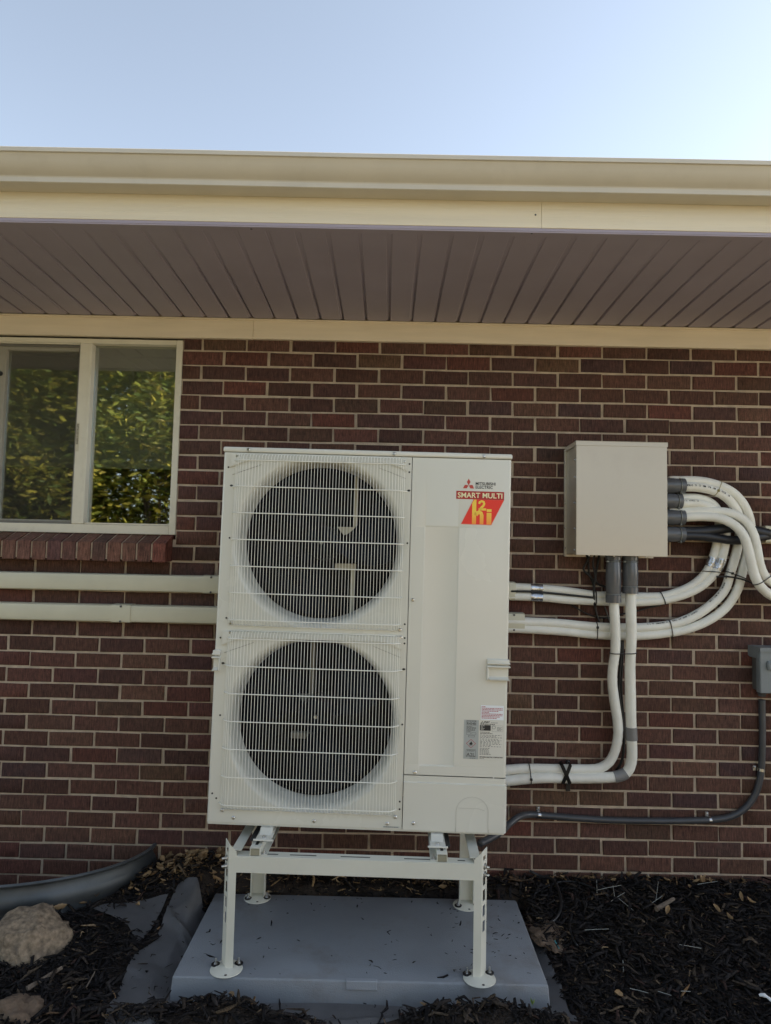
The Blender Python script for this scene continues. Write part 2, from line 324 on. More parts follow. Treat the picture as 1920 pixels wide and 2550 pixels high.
M_WHITE = mat('white_paper', (.78, .80, .82), .5, var=.05)
M_REDT = mat('red_ink', (.42, .07, .09), .5)
M_RED = mat('red_decal', (.80, .030, .012), .45, var=.03)
M_DKRED = mat('maroon_decal', (.40, .020, .016), .45, var=.03)
M_LOGO = mat('logo_red_decal', (.50, .05, .03), .35)
M_CREAMT = mat('cream_ink', (.90, .83, .50), .4)
M_GREYLBL = mat('grey_label', (.40, .42, .40), .5, var=.03)
M_SILLBL = mat('silver_label', (.66, .64, .57), .4, var=.03)

# ================================================================== ground and wide surroundings
CH, BL = 0.068758, 0.2032                     # course height, brick + joint
ZT = 2.46                                     # top bed joint
WX0, WX1, WZ0, WZ1 = -2.26, -1.306, 1.545, 2.47   # window opening
PADX0, PADX1, PADY0, PADY1, PADZ = -1.030, 0.206, -0.762, -0.172, 0.077
WELLC, WELLA, WELLB = -2.0, 0.655, 0.45
def sst(a, b, x):
    t = min(1, max(0, (x-a)/(b-a))); return t*t*(3-2*t)
def gau(x, y, cx, cy, sx, sy): return math.exp(-((x-cx)/sx)**2-((y-cy)/sy)**2)
def mounds(x, y):
    return (.060*gau(x, y, -.83, -.875, .14, .065)+.040*gau(x, y, -.60, -.92, .10, .06)+.070*gau(x, y, -.02, -.885, .26, .065)
            +.05*gau(x, y, -1.08, -.93, .13, .08))
def terrain(x, y):
    h = .088*sst(-.72, -.02, y)
    h += .085*gau(x, y, -1.10, -.10, .24, .13)+.03*gau(x, y, -1.45, -.55, .4, .25)
    h += .02*gau(x, y, .9, -.35, .5, .25)
    h += .010*mnoise.noise(Vector((x*5, y*5, 0)))+.006*mnoise.noise(Vector((x*17, y*17, 3)))
    h += mounds(x, y)
    dx = max(PADX0-x, x-PADX1, 0); dy = max(PADY0-y, y-PADY1, 0); d = math.hypot(dx, dy)
    if d < .07: h = min(h, h*sst(.0, .07, d)-.006*(1-sst(0, .07, d)) + (mounds(x, y)*.7 if d > .008 else 0))
    if d == 0: h = -.03
    e = math.hypot((x-WELLC)/(WELLA*.955), min(0, y)/(WELLB*.955))
    if e < 1: h = h-(.5)*sst(1, .93, e)
    h *= sst(-1.9, -1.3, y)
    return h
def bed_mesh():
    xs = np.arange(-3.4, 3.001, .02); ys = np.arange(-2.2, .021, .02)
    V = np.array([(x, y, terrain(x, y)-(.04 if (i in (0, len(xs)-1) or j == 0) else 0)) for j, y in enumerate(ys) for i, x in enumerate(xs)])
    n = len(xs); idx = np.arange(len(V)).reshape(len(ys), n)
    Fq = np.stack([idx[:-1, :-1], idx[:-1, 1:], idx[1:, 1:], idx[1:, :-1]], -1).reshape(-1, 4)
    o = mesh_np('mulch_bed', V, Fq, M_SOIL); o.data.polygons.foreach_set('use_smooth', [True]*len(Fq)); return o
bed = bed_mesh(); tag(bed, 'dark soil of the planting bed along the brick wall', kind='structure')
g = B(); G = 150
poly(g, [(-G, -G, -.03), (G, -G, -.03), (G, G, -.03), (-G, G, -.03)])
tag(obj('ground', g, M_EARTH), 'dry tan yard ground stretching away from the house', kind='structure')

# ================================================================== the house
house = empty('brick_house', (0, 0, 0))
tag(house, 'single-storey house of dark red-brown brick with wide taupe eaves and cream trim', 'house')
w = B()
HX = 7.5
box(w, -HX, WX0, .006, .22, -.6, 2.60); box(w, WX1, HX, .006, .22, -.6, 2.60)
box(w, WX0, WX1, .006, .22, -.6, WZ0-.02); box(w, WX0, WX1, .006, .22, WZ1, 2.60)
wall = obj('wall', w, M_MORTAR, house)
tag(wall, 'brick wall with pale sandy recessed mortar joints')
def brick_bm(L, H=.0585, D=.05, seed=0):
    rr = random.Random(seed); bm = bmesh.new(); b = .0028
    j = lambda s=.0014: rr.uniform(-s, s)
    xs = [-L/2, -L/2+b, L/2-b, L/2]; zs = [-H/2, -H/2+b, H/2-b, H/2]
    fr = [(xs[1]+j(), 0, zs[1]+j()), (xs[2]+j(), j(.0005), zs[1]+j()), (xs[2]+j(), 0, zs[2]+j()), (xs[1]+j(), j(.0005), zs[2]+j())]
    ed = [(xs[0]+j(), b, zs[0]+j()), (xs[3]+j(), b, zs[0]+j()), (xs[3]+j(), b, zs[3]+j()), (xs[0]+j(), b, zs[3]+j())]
    bk = [(xs[0], D, zs[0]), (xs[3], D, zs[0]), (xs[3], D, zs[3]), (xs[0], D, zs[3])]
    A, E_, K = [[bm.verts.new(p) for p in q] for q in (fr, ed, bk)]
    bm.faces.new(A)
    for i in range(4):
        k = (i+1) % 4; bm.faces.new((E_[i], E_[k], A[k], A[i])); bm.faces.new((K[i], K[k], E_[k], E_[i]))
    return bm
brick_meshes = []
for i in range(6):
    bm = brick_bm(BL-.0095, seed=i); me = bpy.data.meshes.new('brick'); bm.to_mesh(me); bm.free(); me.materials.append(M_BRICK); brick_meshes.append(me)
def brick_spots():
    """every brick of the wall: (x0, x1, z centre)"""
    out = []
    for c in range(0, 42):
        z = ZT-(c+.5)*CH; off = 0 if c % 2 == 0 else .5
        for n in range(-22, 19):
            x0, x1 = (n+off)*BL, (n+off+1)*BL
            if z+CH/2 > WZ0-.010:             # courses beside the window
                if x1 > WX0 and x0 < WX1:
                    if x1 > WX1+.02: x0 = WX1+.0005-.0047
                    elif x0 < WX0-.02: x1 = WX0+.0047
                    else: continue
            out.append((x0, x1, z))
    return out
UN_L, UN_R, UN_T, UN_B = 545, 1272, 1125, 2060
def vis_score(s):
    x, z = (s[0]+s[1])/2, s[2]
    a = pj((x, 0, z)); e = pj((s[0], 0, z)); f = pj((s[1], 0, z))
    if f[0] < 8 or e[0] > 1912 or a[1] < 840 or a[1] > 2215: return -1
    if UN_L < e[0] and f[0] < UN_R and UN_T < a[1] < UN_B: return -1
    if 1408 < e[0] and f[0] < 1664 and 1115 < a[1] < 1380: return -1
    if f[0] < 530 and 1425 < a[1] < 1545 and not 1478 < a[1] < 1500: return -1
    wpx = min(f[0], 1920)-max(e[0], 0)
    for (lo, hi) in ((UN_L, UN_R),):
        if UN_T < a[1] < UN_B: wpx -= max(0, min(f[0], hi)-max(e[0], lo))
    return wpx*(1+.0001*a[1])
spots = brick_spots(); sc = sorted(range(len(spots)), key=lambda i: -vis_score(spots[i])); single = set(i for i in sc[:300] if vis_score(spots[i]) > 20)
fieldV, fieldF, fieldT = [], [], []
for i, (x0, x1, z) in enumerate(spots):
    rr = random.Random(i*17+3); L = (x1-x0)-.0095+rr.uniform(-.0025, .0015); cx = (x0+x1)/2+rr.uniform(-.0025, .0025)
    M = Matrix.Translation((cx, rr.uniform(-.0016, .0016), z+rr.uniform(-.0016, .0016))) @ Matrix.Rotation(rr.uniform(-.006, .006), 4, 'Y') @ Matrix.Rotation(rr.uniform(-.006, .006), 4, 'Z') @ Matrix.Diagonal((L/(BL-.0095), 1, 1+rr.uniform(-.02, .02), 1))
    me = brick_meshes[rr.randrange(6)]
    if i in single:
        o = bpy.data.objects.new('brick', me); COL.objects.link(o); o.parent = wall; o.matrix_local = M
    else:
        b0 = len(fieldV); fieldV += [tuple(M @ v.co) for v in me.vertices]; t = rr.random(); fieldT += [t]*len(me.vertices)
        for p in me.polygons: fieldF.append([b0+k for k in p.vertices])
o = mesh_np('brick_field', np.array(fieldV), np.array(fieldF), M_BRICK, wall, attr=np.array(fieldT)); tag(o, kind='stuff')

# ---- window: frame mesh with its panes, screen, shade
fx0, fx1, fz0, fz1 = WX0+.004, WX1-.002, WZ0+.001, 2.438
f = B()
def frame_rect(bm, x0, x1, z0, z1, wl, wr, wb, wt, y0, y1, bev=.002):
    box(bm, x0, x0+wl, y0, y1, z0, z1, bev); box(bm, x1-wr, x1, y0, y1, z0, z1, bev)
    box(bm, x0+wl+.0003, x1-wr-.0003, y0+.0006, y1, z0, z0+wb, bev); box(bm, x0+wl+.0003, x1-wr-.0003, y0+.0006, y1, z1-wt, z1, bev)
frame_rect(f, fx0, fx1, fz0, fz1, .030, .030, .040, .022, .004, .10)
box(f, -1.778, -1.724, .0016, .09, fz0+.0405, fz1-.0225, .003)            # meeting mullion
box(f, -1.735, -1.7225, .0000, .05, fz0+.043, fz1-.024, .002)
window = obj('window', f, M_WINFRAME, house); tag(window, 'almond vinyl sliding window frame under the eaves')
s = B(); box(s, fx0+.031, -1.7795, .004, .012, fz1-.0295, fz1-.0235, .001); obj('glazing_bead', s, M_WINFRAME, window)
s = B(); box(s, -1.72, fx1-.031, .006, .03, fz0+.041, fz0+.048, .001); obj('glazing_bead', s, M_WINFRAME, window)
s = B(); frame_rect(s, -2.172, -1.7815, fz0+.042, fz1-.033, .048, .004, .016, .022, .022, .05)
obj('sliding_sash', s, M_WINFRAME, window)
p = B(); box(p, -1.7215, fx1-.0305, .040, .044, fz0+.041, fz1-.0235); obj('glass_pane', p, M_GLASS, window)
p = B(); box(p, -2.123, -1.786, .043, .047, fz0+.059, fz1-.056); obj('glass_pane', p, M_GLASS, window)
p = B(); box(p, fx0+.031, -1.7792, .0150, .0156, fz0+.0408, fz1-.031); obj('insect_screen', p, M_SCREEN, window)
p = B(); frame_rect(p, fx0+.0305, -1.779, fz0+.0405, fz1-.0305, .010, .008, .010, .010, .0125, .0185, .001); obj('screen_frame', p, mat('screen_frame_grey', (.16, .15, .13), .5), window)
p = B(); box(p, WX0+.03, WX1-.035, .088, .092, 1.859, 2.43)
for k in range(1, 26): box(p, WX0+.03, WX1-.035, .0866, .0885, 1.859+k*.0205, 1.8602+k*.0205)
box(p, WX0+.03, WX1-.035, .080, .098, 1.851, 1.867, .002); obj('roller_shade', p, M_SHADE, window)
p = B(); box(p, WX0+.03, WX1-.035, .075, .11, 2.375, 2.43, .004); obj('shade_headrail', p, M_SHADE, window)
p = B(); c = at(4, 930, .02); lathe(p, (c.x-.006, .022, c.z), (0, -1, 0), [(0, .011), (.006, .011), (.010, .007)], 14); obj('latch', p, M_BLACK, window)
sv = at(206, 1068, -.0026)
p = B(); box(p, -1.7765, -1.7615, .0006, .0012, 1.915, 2.045); st = obj('sticker', p, mat('clear_sticker', (.60, .55, .42), .3), window)
text('INSTALLED SCREENS', .0125, M_INK, window, Matrix.Translation((-1.7735, -.0003, 2.04)) @ Matrix.Rotation(rad(90), 4, 'Y') @ Matrix.Rotation(rad(90), 4, 'X'), bold=.0002, sx=.80)
r = B()
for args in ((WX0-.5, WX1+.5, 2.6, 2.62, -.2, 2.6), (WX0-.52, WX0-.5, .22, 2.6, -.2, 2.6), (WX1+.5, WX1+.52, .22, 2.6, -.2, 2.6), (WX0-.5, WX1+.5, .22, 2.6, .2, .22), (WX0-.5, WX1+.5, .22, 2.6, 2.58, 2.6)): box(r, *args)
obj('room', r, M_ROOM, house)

# ---- sloping rowlock sill
s = B(); prism(s, [(.03, 1.546), (-.088, 1.501), (-.088, 1.432), (.03, 1.440)], 'x', WX0-.10, -1.322)
sill = obj('window_sill', s, M_MORTAR, house); tag(sill, 'sloping brick-on-edge window sill')
def sill_brick(k, x0, x1, seed):
    rr = random.Random(seed); j = lambda: rr.uniform(-.0012, .0012); b = B(); q = .0025
    prism(b, [(.03, 1.5495+j()), (-.093+j(), 1.507+j()), (-.096+j(), 1.503), (-.096+j(), 1.4265), (-.093, 1.423+j()), (.03, 1.430)], 'x', x0, x1)
    bmesh.ops.bevel(b, geom=[e for e in b.edges if abs(e.verts[0].co.x-e.verts[1].co.x) < 1e-5], offset=.002, segments=1, affect='EDGES')
    return obj('sill_brick', b, M_SILL, sill)
x = -1.318
for k in range(16): sill_brick(k, x-.0565, x, k); x -= .0655

# ---- frieze board, soffit planks, fascia, gutter, roof
EX0, EX1 = -HX, HX
b = B(); box(b, EX0, -.985, -.020, .004, 2.444, 2.529, .0015); box(b, -.984, EX1, -.0205, .004, 2.4445, 2.5292, .0015); box(b, EX0, EX1, -.026, .0, 2.529, 2.537, .001)
obj('frieze_board', b, M_CREAM, house)
b = B(); box(b, EX0, EX1, -.90, 0, 2.552, 2.566)
soffit = obj('soffit', b, M_SOFFIT, house); tag(soffit, 'taupe vinyl soffit of narrow grooved planks')
def soffit_plank(deep):
    t = B(); P = .1039; g_ = .0045 if deep else .0062
    prof = [(g_*.35, 2.5515), (g_, 2.5385), (g_+.002, 2.537), (P-.014, 2.537), (P-.010, 2.5405), (P-.0045, 2.5412), (P-.003, 2.5515)] if not deep else \
           [(g_*.35, 2.5515), (g_, 2.538), (g_+.002, 2.537), (P-.008, 2.537), (P-.0055, 2.5392), (P-.003, 2.5515)]
    rows = [[t.verts.new((p[0], y, p[1]+.0+(.014*(-y-.02)/.88))) for p in prof] for y in (-.886, -.03)]
    for i in range(len(prof)-1): t.faces.new((rows[0][i], rows[1][i], rows[1][i+1], rows[0][i+1]))
    bmesh.ops.recalc_face_normals(t, faces=t.faces[:])
    return t
gx = at(912.4, 798, -.03).x
pl = [obj('soffit_plank', soffit_plank(d), M_SOFFIT, soffit) for d in (0, 1)]
first = [True, True]
for n in range(-32, 33):
    x = gx+n*.1039; d = 1 if n % 3 == 2 else 0
    if first[d]: o = pl[d]; first[d] = False
    else: o = inst('soffit_plank', pl[d], soffit, Matrix.Identity(4))
    o.location = (x, 0, random.uniform(-.0006, .0006))
b = B(); box(b, EX0, EX1, -.900, -.886, 2.5665, 2.72); 
box(b, EX0, .1345, -.9022, -.899, 2.562, 2.72, .0008); box(b, .1355, EX1, -.9026, -.899, 2.5615, 2.72, .0008)
fas = obj('fascia_board', b, M_FASCIA, house)
b = B(); box(b, EX0, EX1, -.8985, -.868, 2.547, 2.5606, .001); obj('soffit_channel', b, M_SOFFIT, house)
b = B(); lathe(b, (.115, -.903, 2.606), (0, -1, 0), [(0, .0035), (.001, .0022)], 8); lathe(b, (.105, -.893, 2.5465), (0, 0, -1), [(0, .004), (.0015, .002)], 8); lathe(b, (-.83, -.885, 2.5465), (0, 0, -1), [(0, .004), (.0015, .002)], 8)
obj('nail_head', b, M_INKG, house)
gp = [(-.905, 2.735), (-.905, 2.650), (-.9665, 2.649), (-.970, 2.651), (-.970, 2.666), (-.972, 2.670), (-.979, 2.675), (-.988, 2.682), (-.999, 2.694), (-1.007, 2.706), (-1.012, 2.716), (-1.016, 2.722), (-1.0215, 2.7235), (-1.0225, 2.736), (-1.019, 2.739), (-1.008, 2.739), (-1.008, 2.733)]
b = B(); strip(b, gp, 'x', EX0, EX1, 30)
for v in b.verts: v.co.z += .0010*math.sin(v.co.x*1.7)+.0006*math.sin(v.co.x*4.1); v.co.y += .0008*math.sin(v.co.x*2.9+1)
bmesh.ops.recalc_face_normals(b, faces=b.faces[:])
obj('gutter', b, M_GUTTER, house, smooth=.35)
b = B(); prism(b, [(-.93, 2.728), (4.2, 4.44), (9.3, 2.70), (9.3, 2.66), (4.2, 4.40), (-.90, 2.70)], 'x', EX0-.2, EX1+.2); obj('roof', b, M_ROOF, house)
b = B(); box(b, EX0, EX1, 8.2, 8.4, -.6, 2.7); box(b, EX0, EX0+.2, .22, 8.2, -.6, 2.7); box(b, EX1-.2, EX1, .22, 8.2, -.6, 2.7); obj('rear_wall', b, M_MORTAR, house)

# ================================================================== outdoor unit
def unit_matrix():
    a, b, c = rad(-1.0008), rad(-.3206), rad(.52)
    R_ = Matrix.Rotation(a, 4, 'Z') @ Matrix.Rotation(b, 4, 'X') @ Matrix.Rotation(c, 4, 'Y')
    return Matrix.Translation((-.4455, -.6251, -1.9471+2.46)) @ R_
UM = unit_matrix()
unit = empty('heat_pump_unit', mat=UM)
tag(unit, 'tall ivory outdoor heat pump with two stacked fan grilles and red decal', 'heat pump')
HW, UH, UD, XS = .525, 1.338, .33, .1645
FC = [(-.167, 1.000), (-.165, .355)]
R0, R1 = .289, .3165
def fan_panel():
    bm = B()
    rects = [(-.516, XS-.001, .6825, 1.3168), (-.516, XS-.001, .002, .6825)]
    prof = [(.284, .115), (.2855, .07)]
    for k in range(9):
        t = k/8*math.pi/2; prof.append((R0+(R1-R0)*(1-math.cos(t)), .055*(1-math.sin(t))))
    for (cx, cz), (x0, x1, z0, z1) in zip(FC, rects):
        angs = [2*math.pi*i/120 for i in range(120)]+[math.atan2(z-cz, x-cx) % (2*math.pi) for x in (x0, x1) for z in (z0, z1)]
        angs = sorted(set(round(a, 6) for a in angs)); rows = []
        for r_, y_ in prof: rows.append([bm.verts.new((cx+r_*math.cos(a), y_, cz+r_*math.sin(a))) for a in angs])
        edge = []
        for a in angs:
            c, s = math.cos(a), math.sin(a)
            d = min((x1-cx)/c if c > 1e-9 else 9, (x0-cx)/c if c < -1e-9 else 9, (z1-cz)/s if s > 1e-9 else 9, (z0-cz)/s if s < -1e-9 else 9)
            edge.append(bm.verts.new((cx+d*c, 0, cz+d*s)))
        rows.append(edge); n = len(angs)
        for k in range(len(rows)-1):
            for i in range(n): bm.faces.new((rows[k][i], rows[k][(i+1) % n], rows[k+1][(i+1) % n], rows[k+1][i]))
    bmesh.ops.remove_doubles(bm, verts=bm.verts[:], dist=.0003)
    bmesh.ops.recalc_face_normals(bm, faces=bm.faces[:])
    for f_ in bm.faces:
        pass
    return bm
def flip_to_front(bm):
    s = sum(f.normal.y*f.calc_area() for f in bm.faces)
    if s > 0: bmesh.ops.reverse_faces(bm, faces=bm.faces[:])
p = fan_panel(); flip_to_front(p); obj('fan_panel', p, M_UNIT, unit, smooth=.9)
p = B()                                   # rounded left corner and side post
prof = [(-.516, 0)]+[(-.516-.009*math.sin(t*math.pi/12), .009-.009*math.cos(t*math.pi/12)) for t in range(1, 7)]+[(-HW, .06)]
strip(p, prof, 'z', .002, 1.3165); strip(p, [(-HW, .06), (-.515, .06)], 'z', .002, 1.3165)
obj('left_corner_post', p, M_UNIT, unit, smooth=.6)
p = B(); box(p, -HW, -.512, .27, UD, .002, 1.3165, .002); box(p, -.511, HW-.002, UD-.004, UD, .002, 1.3165); obj('rear_casing', p, M_UNIT, unit)
p = B()
for k in range(46): box(p, -.5235, -.5195, .061, .269, .03+k*.028, .0335+k*.028)
for yy in (.10, .14, .18, .22): box(p, -.5195, -.5165, yy, yy+.004, .02, 1.30)
obj('coil_guard', p, M_WIRE, unit)
p = B(); box(p, -.50, .145, .288, .312, .02, 1.31); box(p, -.505, -.485, .15, .285, .02, 1.31); obj('coil', p, M_COIL, unit)
p = B(); box(p, .150, .158, .012, .325, .01, 1.31); box(p, -.515, .145, .12, .325, .678, .688); box(p, -.515, .5, .02, .325, .003, .012); obj('divider', p, M_DARKIN, unit)
p = B()
for cx, cz in FC:                          # shroud tunnel behind the orifice
    lathe(p, (cx, .114, cz), (0, 1, 0), [(0, .284), (.05, .288)], 64, cap=False)
obj('shroud', p, M_DARKIN, unit, smooth=3.2)
M_SEAM = mat('pressed_seam', (.25, .24, .20), .5)
# flat drip ledge above each fan orifice
for (cx, cz), zt in zip(FC, (1.3168, .6740)):
    p = B(); t = .0075
    prism(p, [(-.500, zt-.004), (-.500, zt-.056), (-.425, zt-.0265), (.085, zt-.0265), (.146, zt-.052), (.146, zt-.004)], 'y', -t, -.0006)
    bmesh.ops.bevel(p, geom=[e for e in p.edges if e.verts[0].co.y < -.005 and e.verts[1].co.y < -.005], offset=.0025, segments=2, affect='EDGES')
    obj('drip_ledge', p, M_UNIT, unit)
    p = B(); 
    for a, c in (((-.490, zt-.082), (-.385, zt-.042)), ((.142, zt-.078), (.045, zt-.042))): cyl(p, (a[0], -.0008, a[1]), (c[0], -.0008, c[1]), .0008, n=6)
    obj('panel_seam', p, M_SEAM, unit)
p = B(); box(p, -HW-.003, HW+.003, -.004, UD+.004, 1.3185, UH, .006, 3); obj('top_cover', p, M_UNIT, unit, smooth=.6)
# service panel with pressed field
def service_panel():
    bm = B()
    arc = [(.516+.009*math.sin(t*math.pi/12), .009-.009*math.cos(t*math.pi/12)) for t in range(0, 7)]
    xs = [(XS+.0015, 0), (.2150, 0), (.2178, 0), (.2215, 0), (.3350, 0), (.3387, 0), (.3415, 0)]+arc+[(HW, UD)]
    zs = [.1905, .222, .2248, .2285, 1.063, 1.0667, 1.0695, 1.3165]
    depth = lambda i, k: 0.0024 if (3 <= i <= 4 and 3 <= k <= 4) else (.0013 if (2 <= i <= 5 and 2 <= k <= 5) else 0)
    rows = [[bm.verts.new((x, y+depth(i, k), z)) for i, (x, y) in enumerate(xs)] for k, z in enumerate(zs)]
    for k in range(len(zs)-1):
        for i in range(len(xs)-1): bm.faces.new((rows[k][i], rows[k][i+1], rows[k+1][i+1], rows[k+1][i]))
    bmesh.ops.recalc_face_normals(bm, faces=bm.faces[:]); flip_to_front(bm); return bm
obj('service_panel', service_panel(), M_UNIT, unit, smooth=.35)
p = B()
arc = lambda o: [(.516+(.009+o)*math.sin(t*math.pi/12), .009-(.009+o)*math.cos(t*math.pi/12)) for t in range(0, 7)]
for (o_, z0, z1) in ((0, .166, .1875), (.004, .0015, .1635)):
    strip(p, [(XS+.0015, .02-0), (XS+.0015, -o_)]+arc(o_)+[(HW+o_, UD)], 'z', z0, z1)
strip(p, [(XS+.0015, -.004)]+arc(.004)+[(HW+.004, UD)], 'z', .1635, .1636)
A = [(XS+.0015, -.004)]+arc(.004)+[(HW+.004, UD)]; C_ = [(XS+.0015, 0)]+arc(0)+[(HW, UD)]
for i in range(len(A)-1): poly(p, [(*A[i], .1635), (*A[i+1], .1635), (*C_[i+1], .166), (*C_[i], .166)])
bmesh.ops.recalc_face_normals(p, faces=p.faces[:]); flip_to_front(p); obj('lower_panel', p, M_UNIT, unit, smooth=.6)
p = B()
pts = [(.408+.056*math.cos(t), -.0043, .07+.052*math.sin(t)) for t in [math.pi*k/20 for k in range(21)]]
pts = [(.464, -.0043, .004)]+pts+[(.352, -.0043, .004)]; tube(p, pts, .0007, 6)
tube(p, [(.357, -.0043, .083), (.43, -.0043, .083), (.452, -.0043, .076)], .0006, 6)
for xx in (.350, .466): box(p, xx, xx+.0018, -.0046, .002, .0005, .014)
obj('knockout', p, mat('pressed_outline', (.47, .46, .41), .5), unit)
p = B(); box(p, -HW+.004, HW-.004, .004, UD-.006, -.006, .0015); obj('base_pan', p, M_UNIT, unit)
# carrying handles
def handle(side):
    bm = B(); s = side; xo = HW*s
    def bx(x0, x1, *a): box(bm, min(xo-s*x0, xo-s*x1), max(xo-s*x0, xo-s*x1), *a)
    W = .0755 if s > 0 else .0235
    bx(-.004, W, -.011, .05, .598, .617, .003, 2)          # upper block
    bx(-.006, W, -.0140, .05, .6000, .6055, .0015); bx(-.007, W, -.0155, .05, .588, .5945, .002)
    bx(W-.006, W, -.014, .05, .5435, .587, .002)              # inner jamb
    bx(-.0055, W-.0065, -.0145, .05, .543, .5475, .002)       # lower lip
    bx(-.001, W-.007, -.0022, .03, .548, .587)                # recess back
    prism(bm, [(-.0150, .5476), (-.0022, .5476), (-.0022, .5560)], 'x', *sorted((xo+s*.001, xo-s*(W-.0068))))
    bmesh.ops.translate(bm, vec=(0, 0, -.0155), verts=bm.verts[:])
    return bm
obj('handle', handle(1), M_UNIT, unit, smooth=.5); obj('handle', handle(-1), M_UNIT, unit, smooth=.5)
# wire grilles
def wire_grille(zt, zb, nm):
    root = None; nb = 7; proud = .030; xl, xr = -.482, .142
    def ybow(x):                              # bowed in plan: flat middle, both ends swept back to the panel
        e = min(x-xl, xr-x); return -proud*(1-(1-min(1, e/.035))**2.2)-.002
    xs = [xl+.004, xl+.010, xl+.017, xl+.0255]+list(np.linspace(xl+.0355, xr-.0355, 50))+[xr-.0255, xr-.017, xr-.010, xr-.004]
    zs = [zt+(zb-zt)*k/6 for k in range(7)]
    for k, z in enumerate(zs):
        bm = B(); px = [xl]+[xl+.006*i for i in range(1, 8)]+list(np.linspace(xl+.06, xr-.06, 8))+[xr-.006*i for i in range(7, 0, -1)]+[xr]
        pts = [(x, ybow(x), z) for x in px]; 
        if k in (1,): pts = [(xl-.010, .004, z), (xl-.006, -.002, z)]+pts[1:-1]+[(xr+.006, -.002, z), (xr+.010, .004, z)]
        tube(bm, pts, .0019, 6)
        if k == 0: root = obj('fan_grille', bm, M_WIRE, unit, smooth=3.2)
        else: obj('cross_wire', bm, M_WIRE, root, smooth=3.2)
    for x in xs:
        y = ybow(x)+.0032; zz = zs
        pts = [(x, min(y+.028, -.001), zt+.026), (x, min(y+.012, -.001), zt+.021), (x, y, zt+.004), (x, y, zb-.003), (x, min(y+.010, -.001), zb-.017), (x, min(y+.027, -.001), zb-.021)]
        bm = B(); tube(bm, pts, .0009, 6); obj('wire', bm, M_WIRE, root, smooth=3.2)
    for z in (zt+.0265, zb-.0215):
        bm = B(); tube(bm, [(xl+.02, -.0035, z), (xr-.02, -.0035, z)], .0016, 6); obj('edge_wire', bm, M_WIRE, root, smooth=3.2)
    return root
wire_grille(1.286, .712, 0); wire_grille(.646, .070, 1)
# fans, motors and their posts
for k, (cx, cz) in enumerate(FC):
    bm = B(); lathe(bm, (cx, .105, cz), (0, 1, 0), [(0, .012), (.004, .045), (.012, .062), (.06, .066)], 32)
    fan = obj('fan', bm, M_FAN, unit, smooth=.6)
    for q in range(3):
        bm = B(); a0 = 2*math.pi*q/3+(-.07 if k == 0 else .55); rows = []
        for i in range(9):
            r_ = .06+.214*i/8; half = .36+.16*math.sin(i/8*math.pi*.8); row = []
            for j in range(9):
                a = a0+.32*(i/8)**1.5+half*(j/8*2-1); y = .13+.050*(j/8*2-1)*(1-.25*i/8)-.012*math.sin(j/8*math.pi)
                row.append(bm.verts.new((cx+r_*math.cos(a), y, cz+r_*math.sin(a))))
            rows.append(row)
        for i in range(8):
            for j in range(8): bm.faces.new((rows[i][j], rows[i][j+1], rows[i+1][j+1], rows[i+1][j]))
        bmesh.ops.recalc_face_normals(bm, faces=bm.faces[:])
        bmesh.ops.solidify(bm, geom=bm.faces[:], thickness=.003)
        obj('blade', bm, M_FAN, fan, smooth=.6)
    bm = B(); lathe(bm, (cx, .098, cz), (0, 1, 0), [(0, .005), (.004, .007), (.010, .007)], 12); obj('nut', bm, M_STEEL, fan)
    bm = B(); ox = .112 if k == 0 else -.035
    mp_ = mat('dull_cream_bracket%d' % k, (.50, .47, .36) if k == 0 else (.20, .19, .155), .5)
    box(bm, cx+ox, cx+ox+.016, .185, .205, cz+.0655, cz+.30, .003); obj('motor_post', bm, mp_, unit)
    bm = B(); box(bm, cx+ox-.004, cx+ox+.012, .185, .205, cz-.30, cz-.0985, .003); obj('motor_post', bm, mp_, unit)
    bm = B(); prism(bm, [(cx+ox-.062, cz+.065), (cx+ox+.016, cz+.065), (cx+ox+.004, cz+.048), (cx+ox-.036, cz+.034)], 'y', .178, .207); obj('motor_bracket', bm, mp_, unit)
    bm = B(); box(bm, cx+ox-.065, cx+ox+.016, .178, .207, cz-.098, cz-.076, .002); obj('motor_bracket', bm, mp_, unit)
    bm = B(); lathe(bm, (cx, .165, cz), (0, 1, 0), [(0, .06), (.004, .068), (.07, .068)], 28); obj('motor', bm, M_FAN, unit, smooth=.6)
# screws and pressed holes
bm = B(); lathe(bm, (0, 0, 0), (0, -1, 0), [(0, .0062), (.002, .0062), (.0045, .0036), (.0046, .0005)], 14); scr = obj('screw', bm, M_STEEL, unit, smooth=.5)
bm = B(); lathe(bm, (0, .0005, 0), (0, -1, 0), [(0, .0034), (.0011, .0034)], 12); hol = obj('punched_hole', bm, M_BLACK, unit)
SC = [(-.435, -.005, 1.328), (.098, -.005, 1.327), (.425, -.005, 1.327), (-.475, -.004, 1.303), (.137, -.004, 1.300), (-.471, -.003, .699), (.137, -.003, .694), (-.471, -.003, .664), (.141, -.003, .667),
      (-.470, -.003, .045), (.140, -.003, .044), (-.43, -.001, .020), (-.145, -.001, .019), (.112, -.001, .020), (.180, -.001, .8015), (.2045, -.001, .1985), (.2035, -.005, .026)]
for i, c in enumerate(SC):
    o = scr if i == 0 else inst('screw', scr, unit, Matrix.Identity(4)); o.location = c; o.rotation_euler = (0, random.uniform(0, 6), 0)
HO = [(-.487, 0, 1.290), (-.506, 0, 1.262), (.155, 0, 1.292), (.155, 0, 1.262), (-.490, 0, 1.004), (.155, 0, 1.004), (-.488, 0, .716), (.154, 0, .714), (-.488, 0, .658), (-.506, 0, .645), (.155, 0, .665), (.155, 0, .646), (-.494, 0, .372), (.155, 0, .362), (-.494, 0, .084), (-.509, 0, .100), (.154, 0, .096), (.154, 0, .070)]
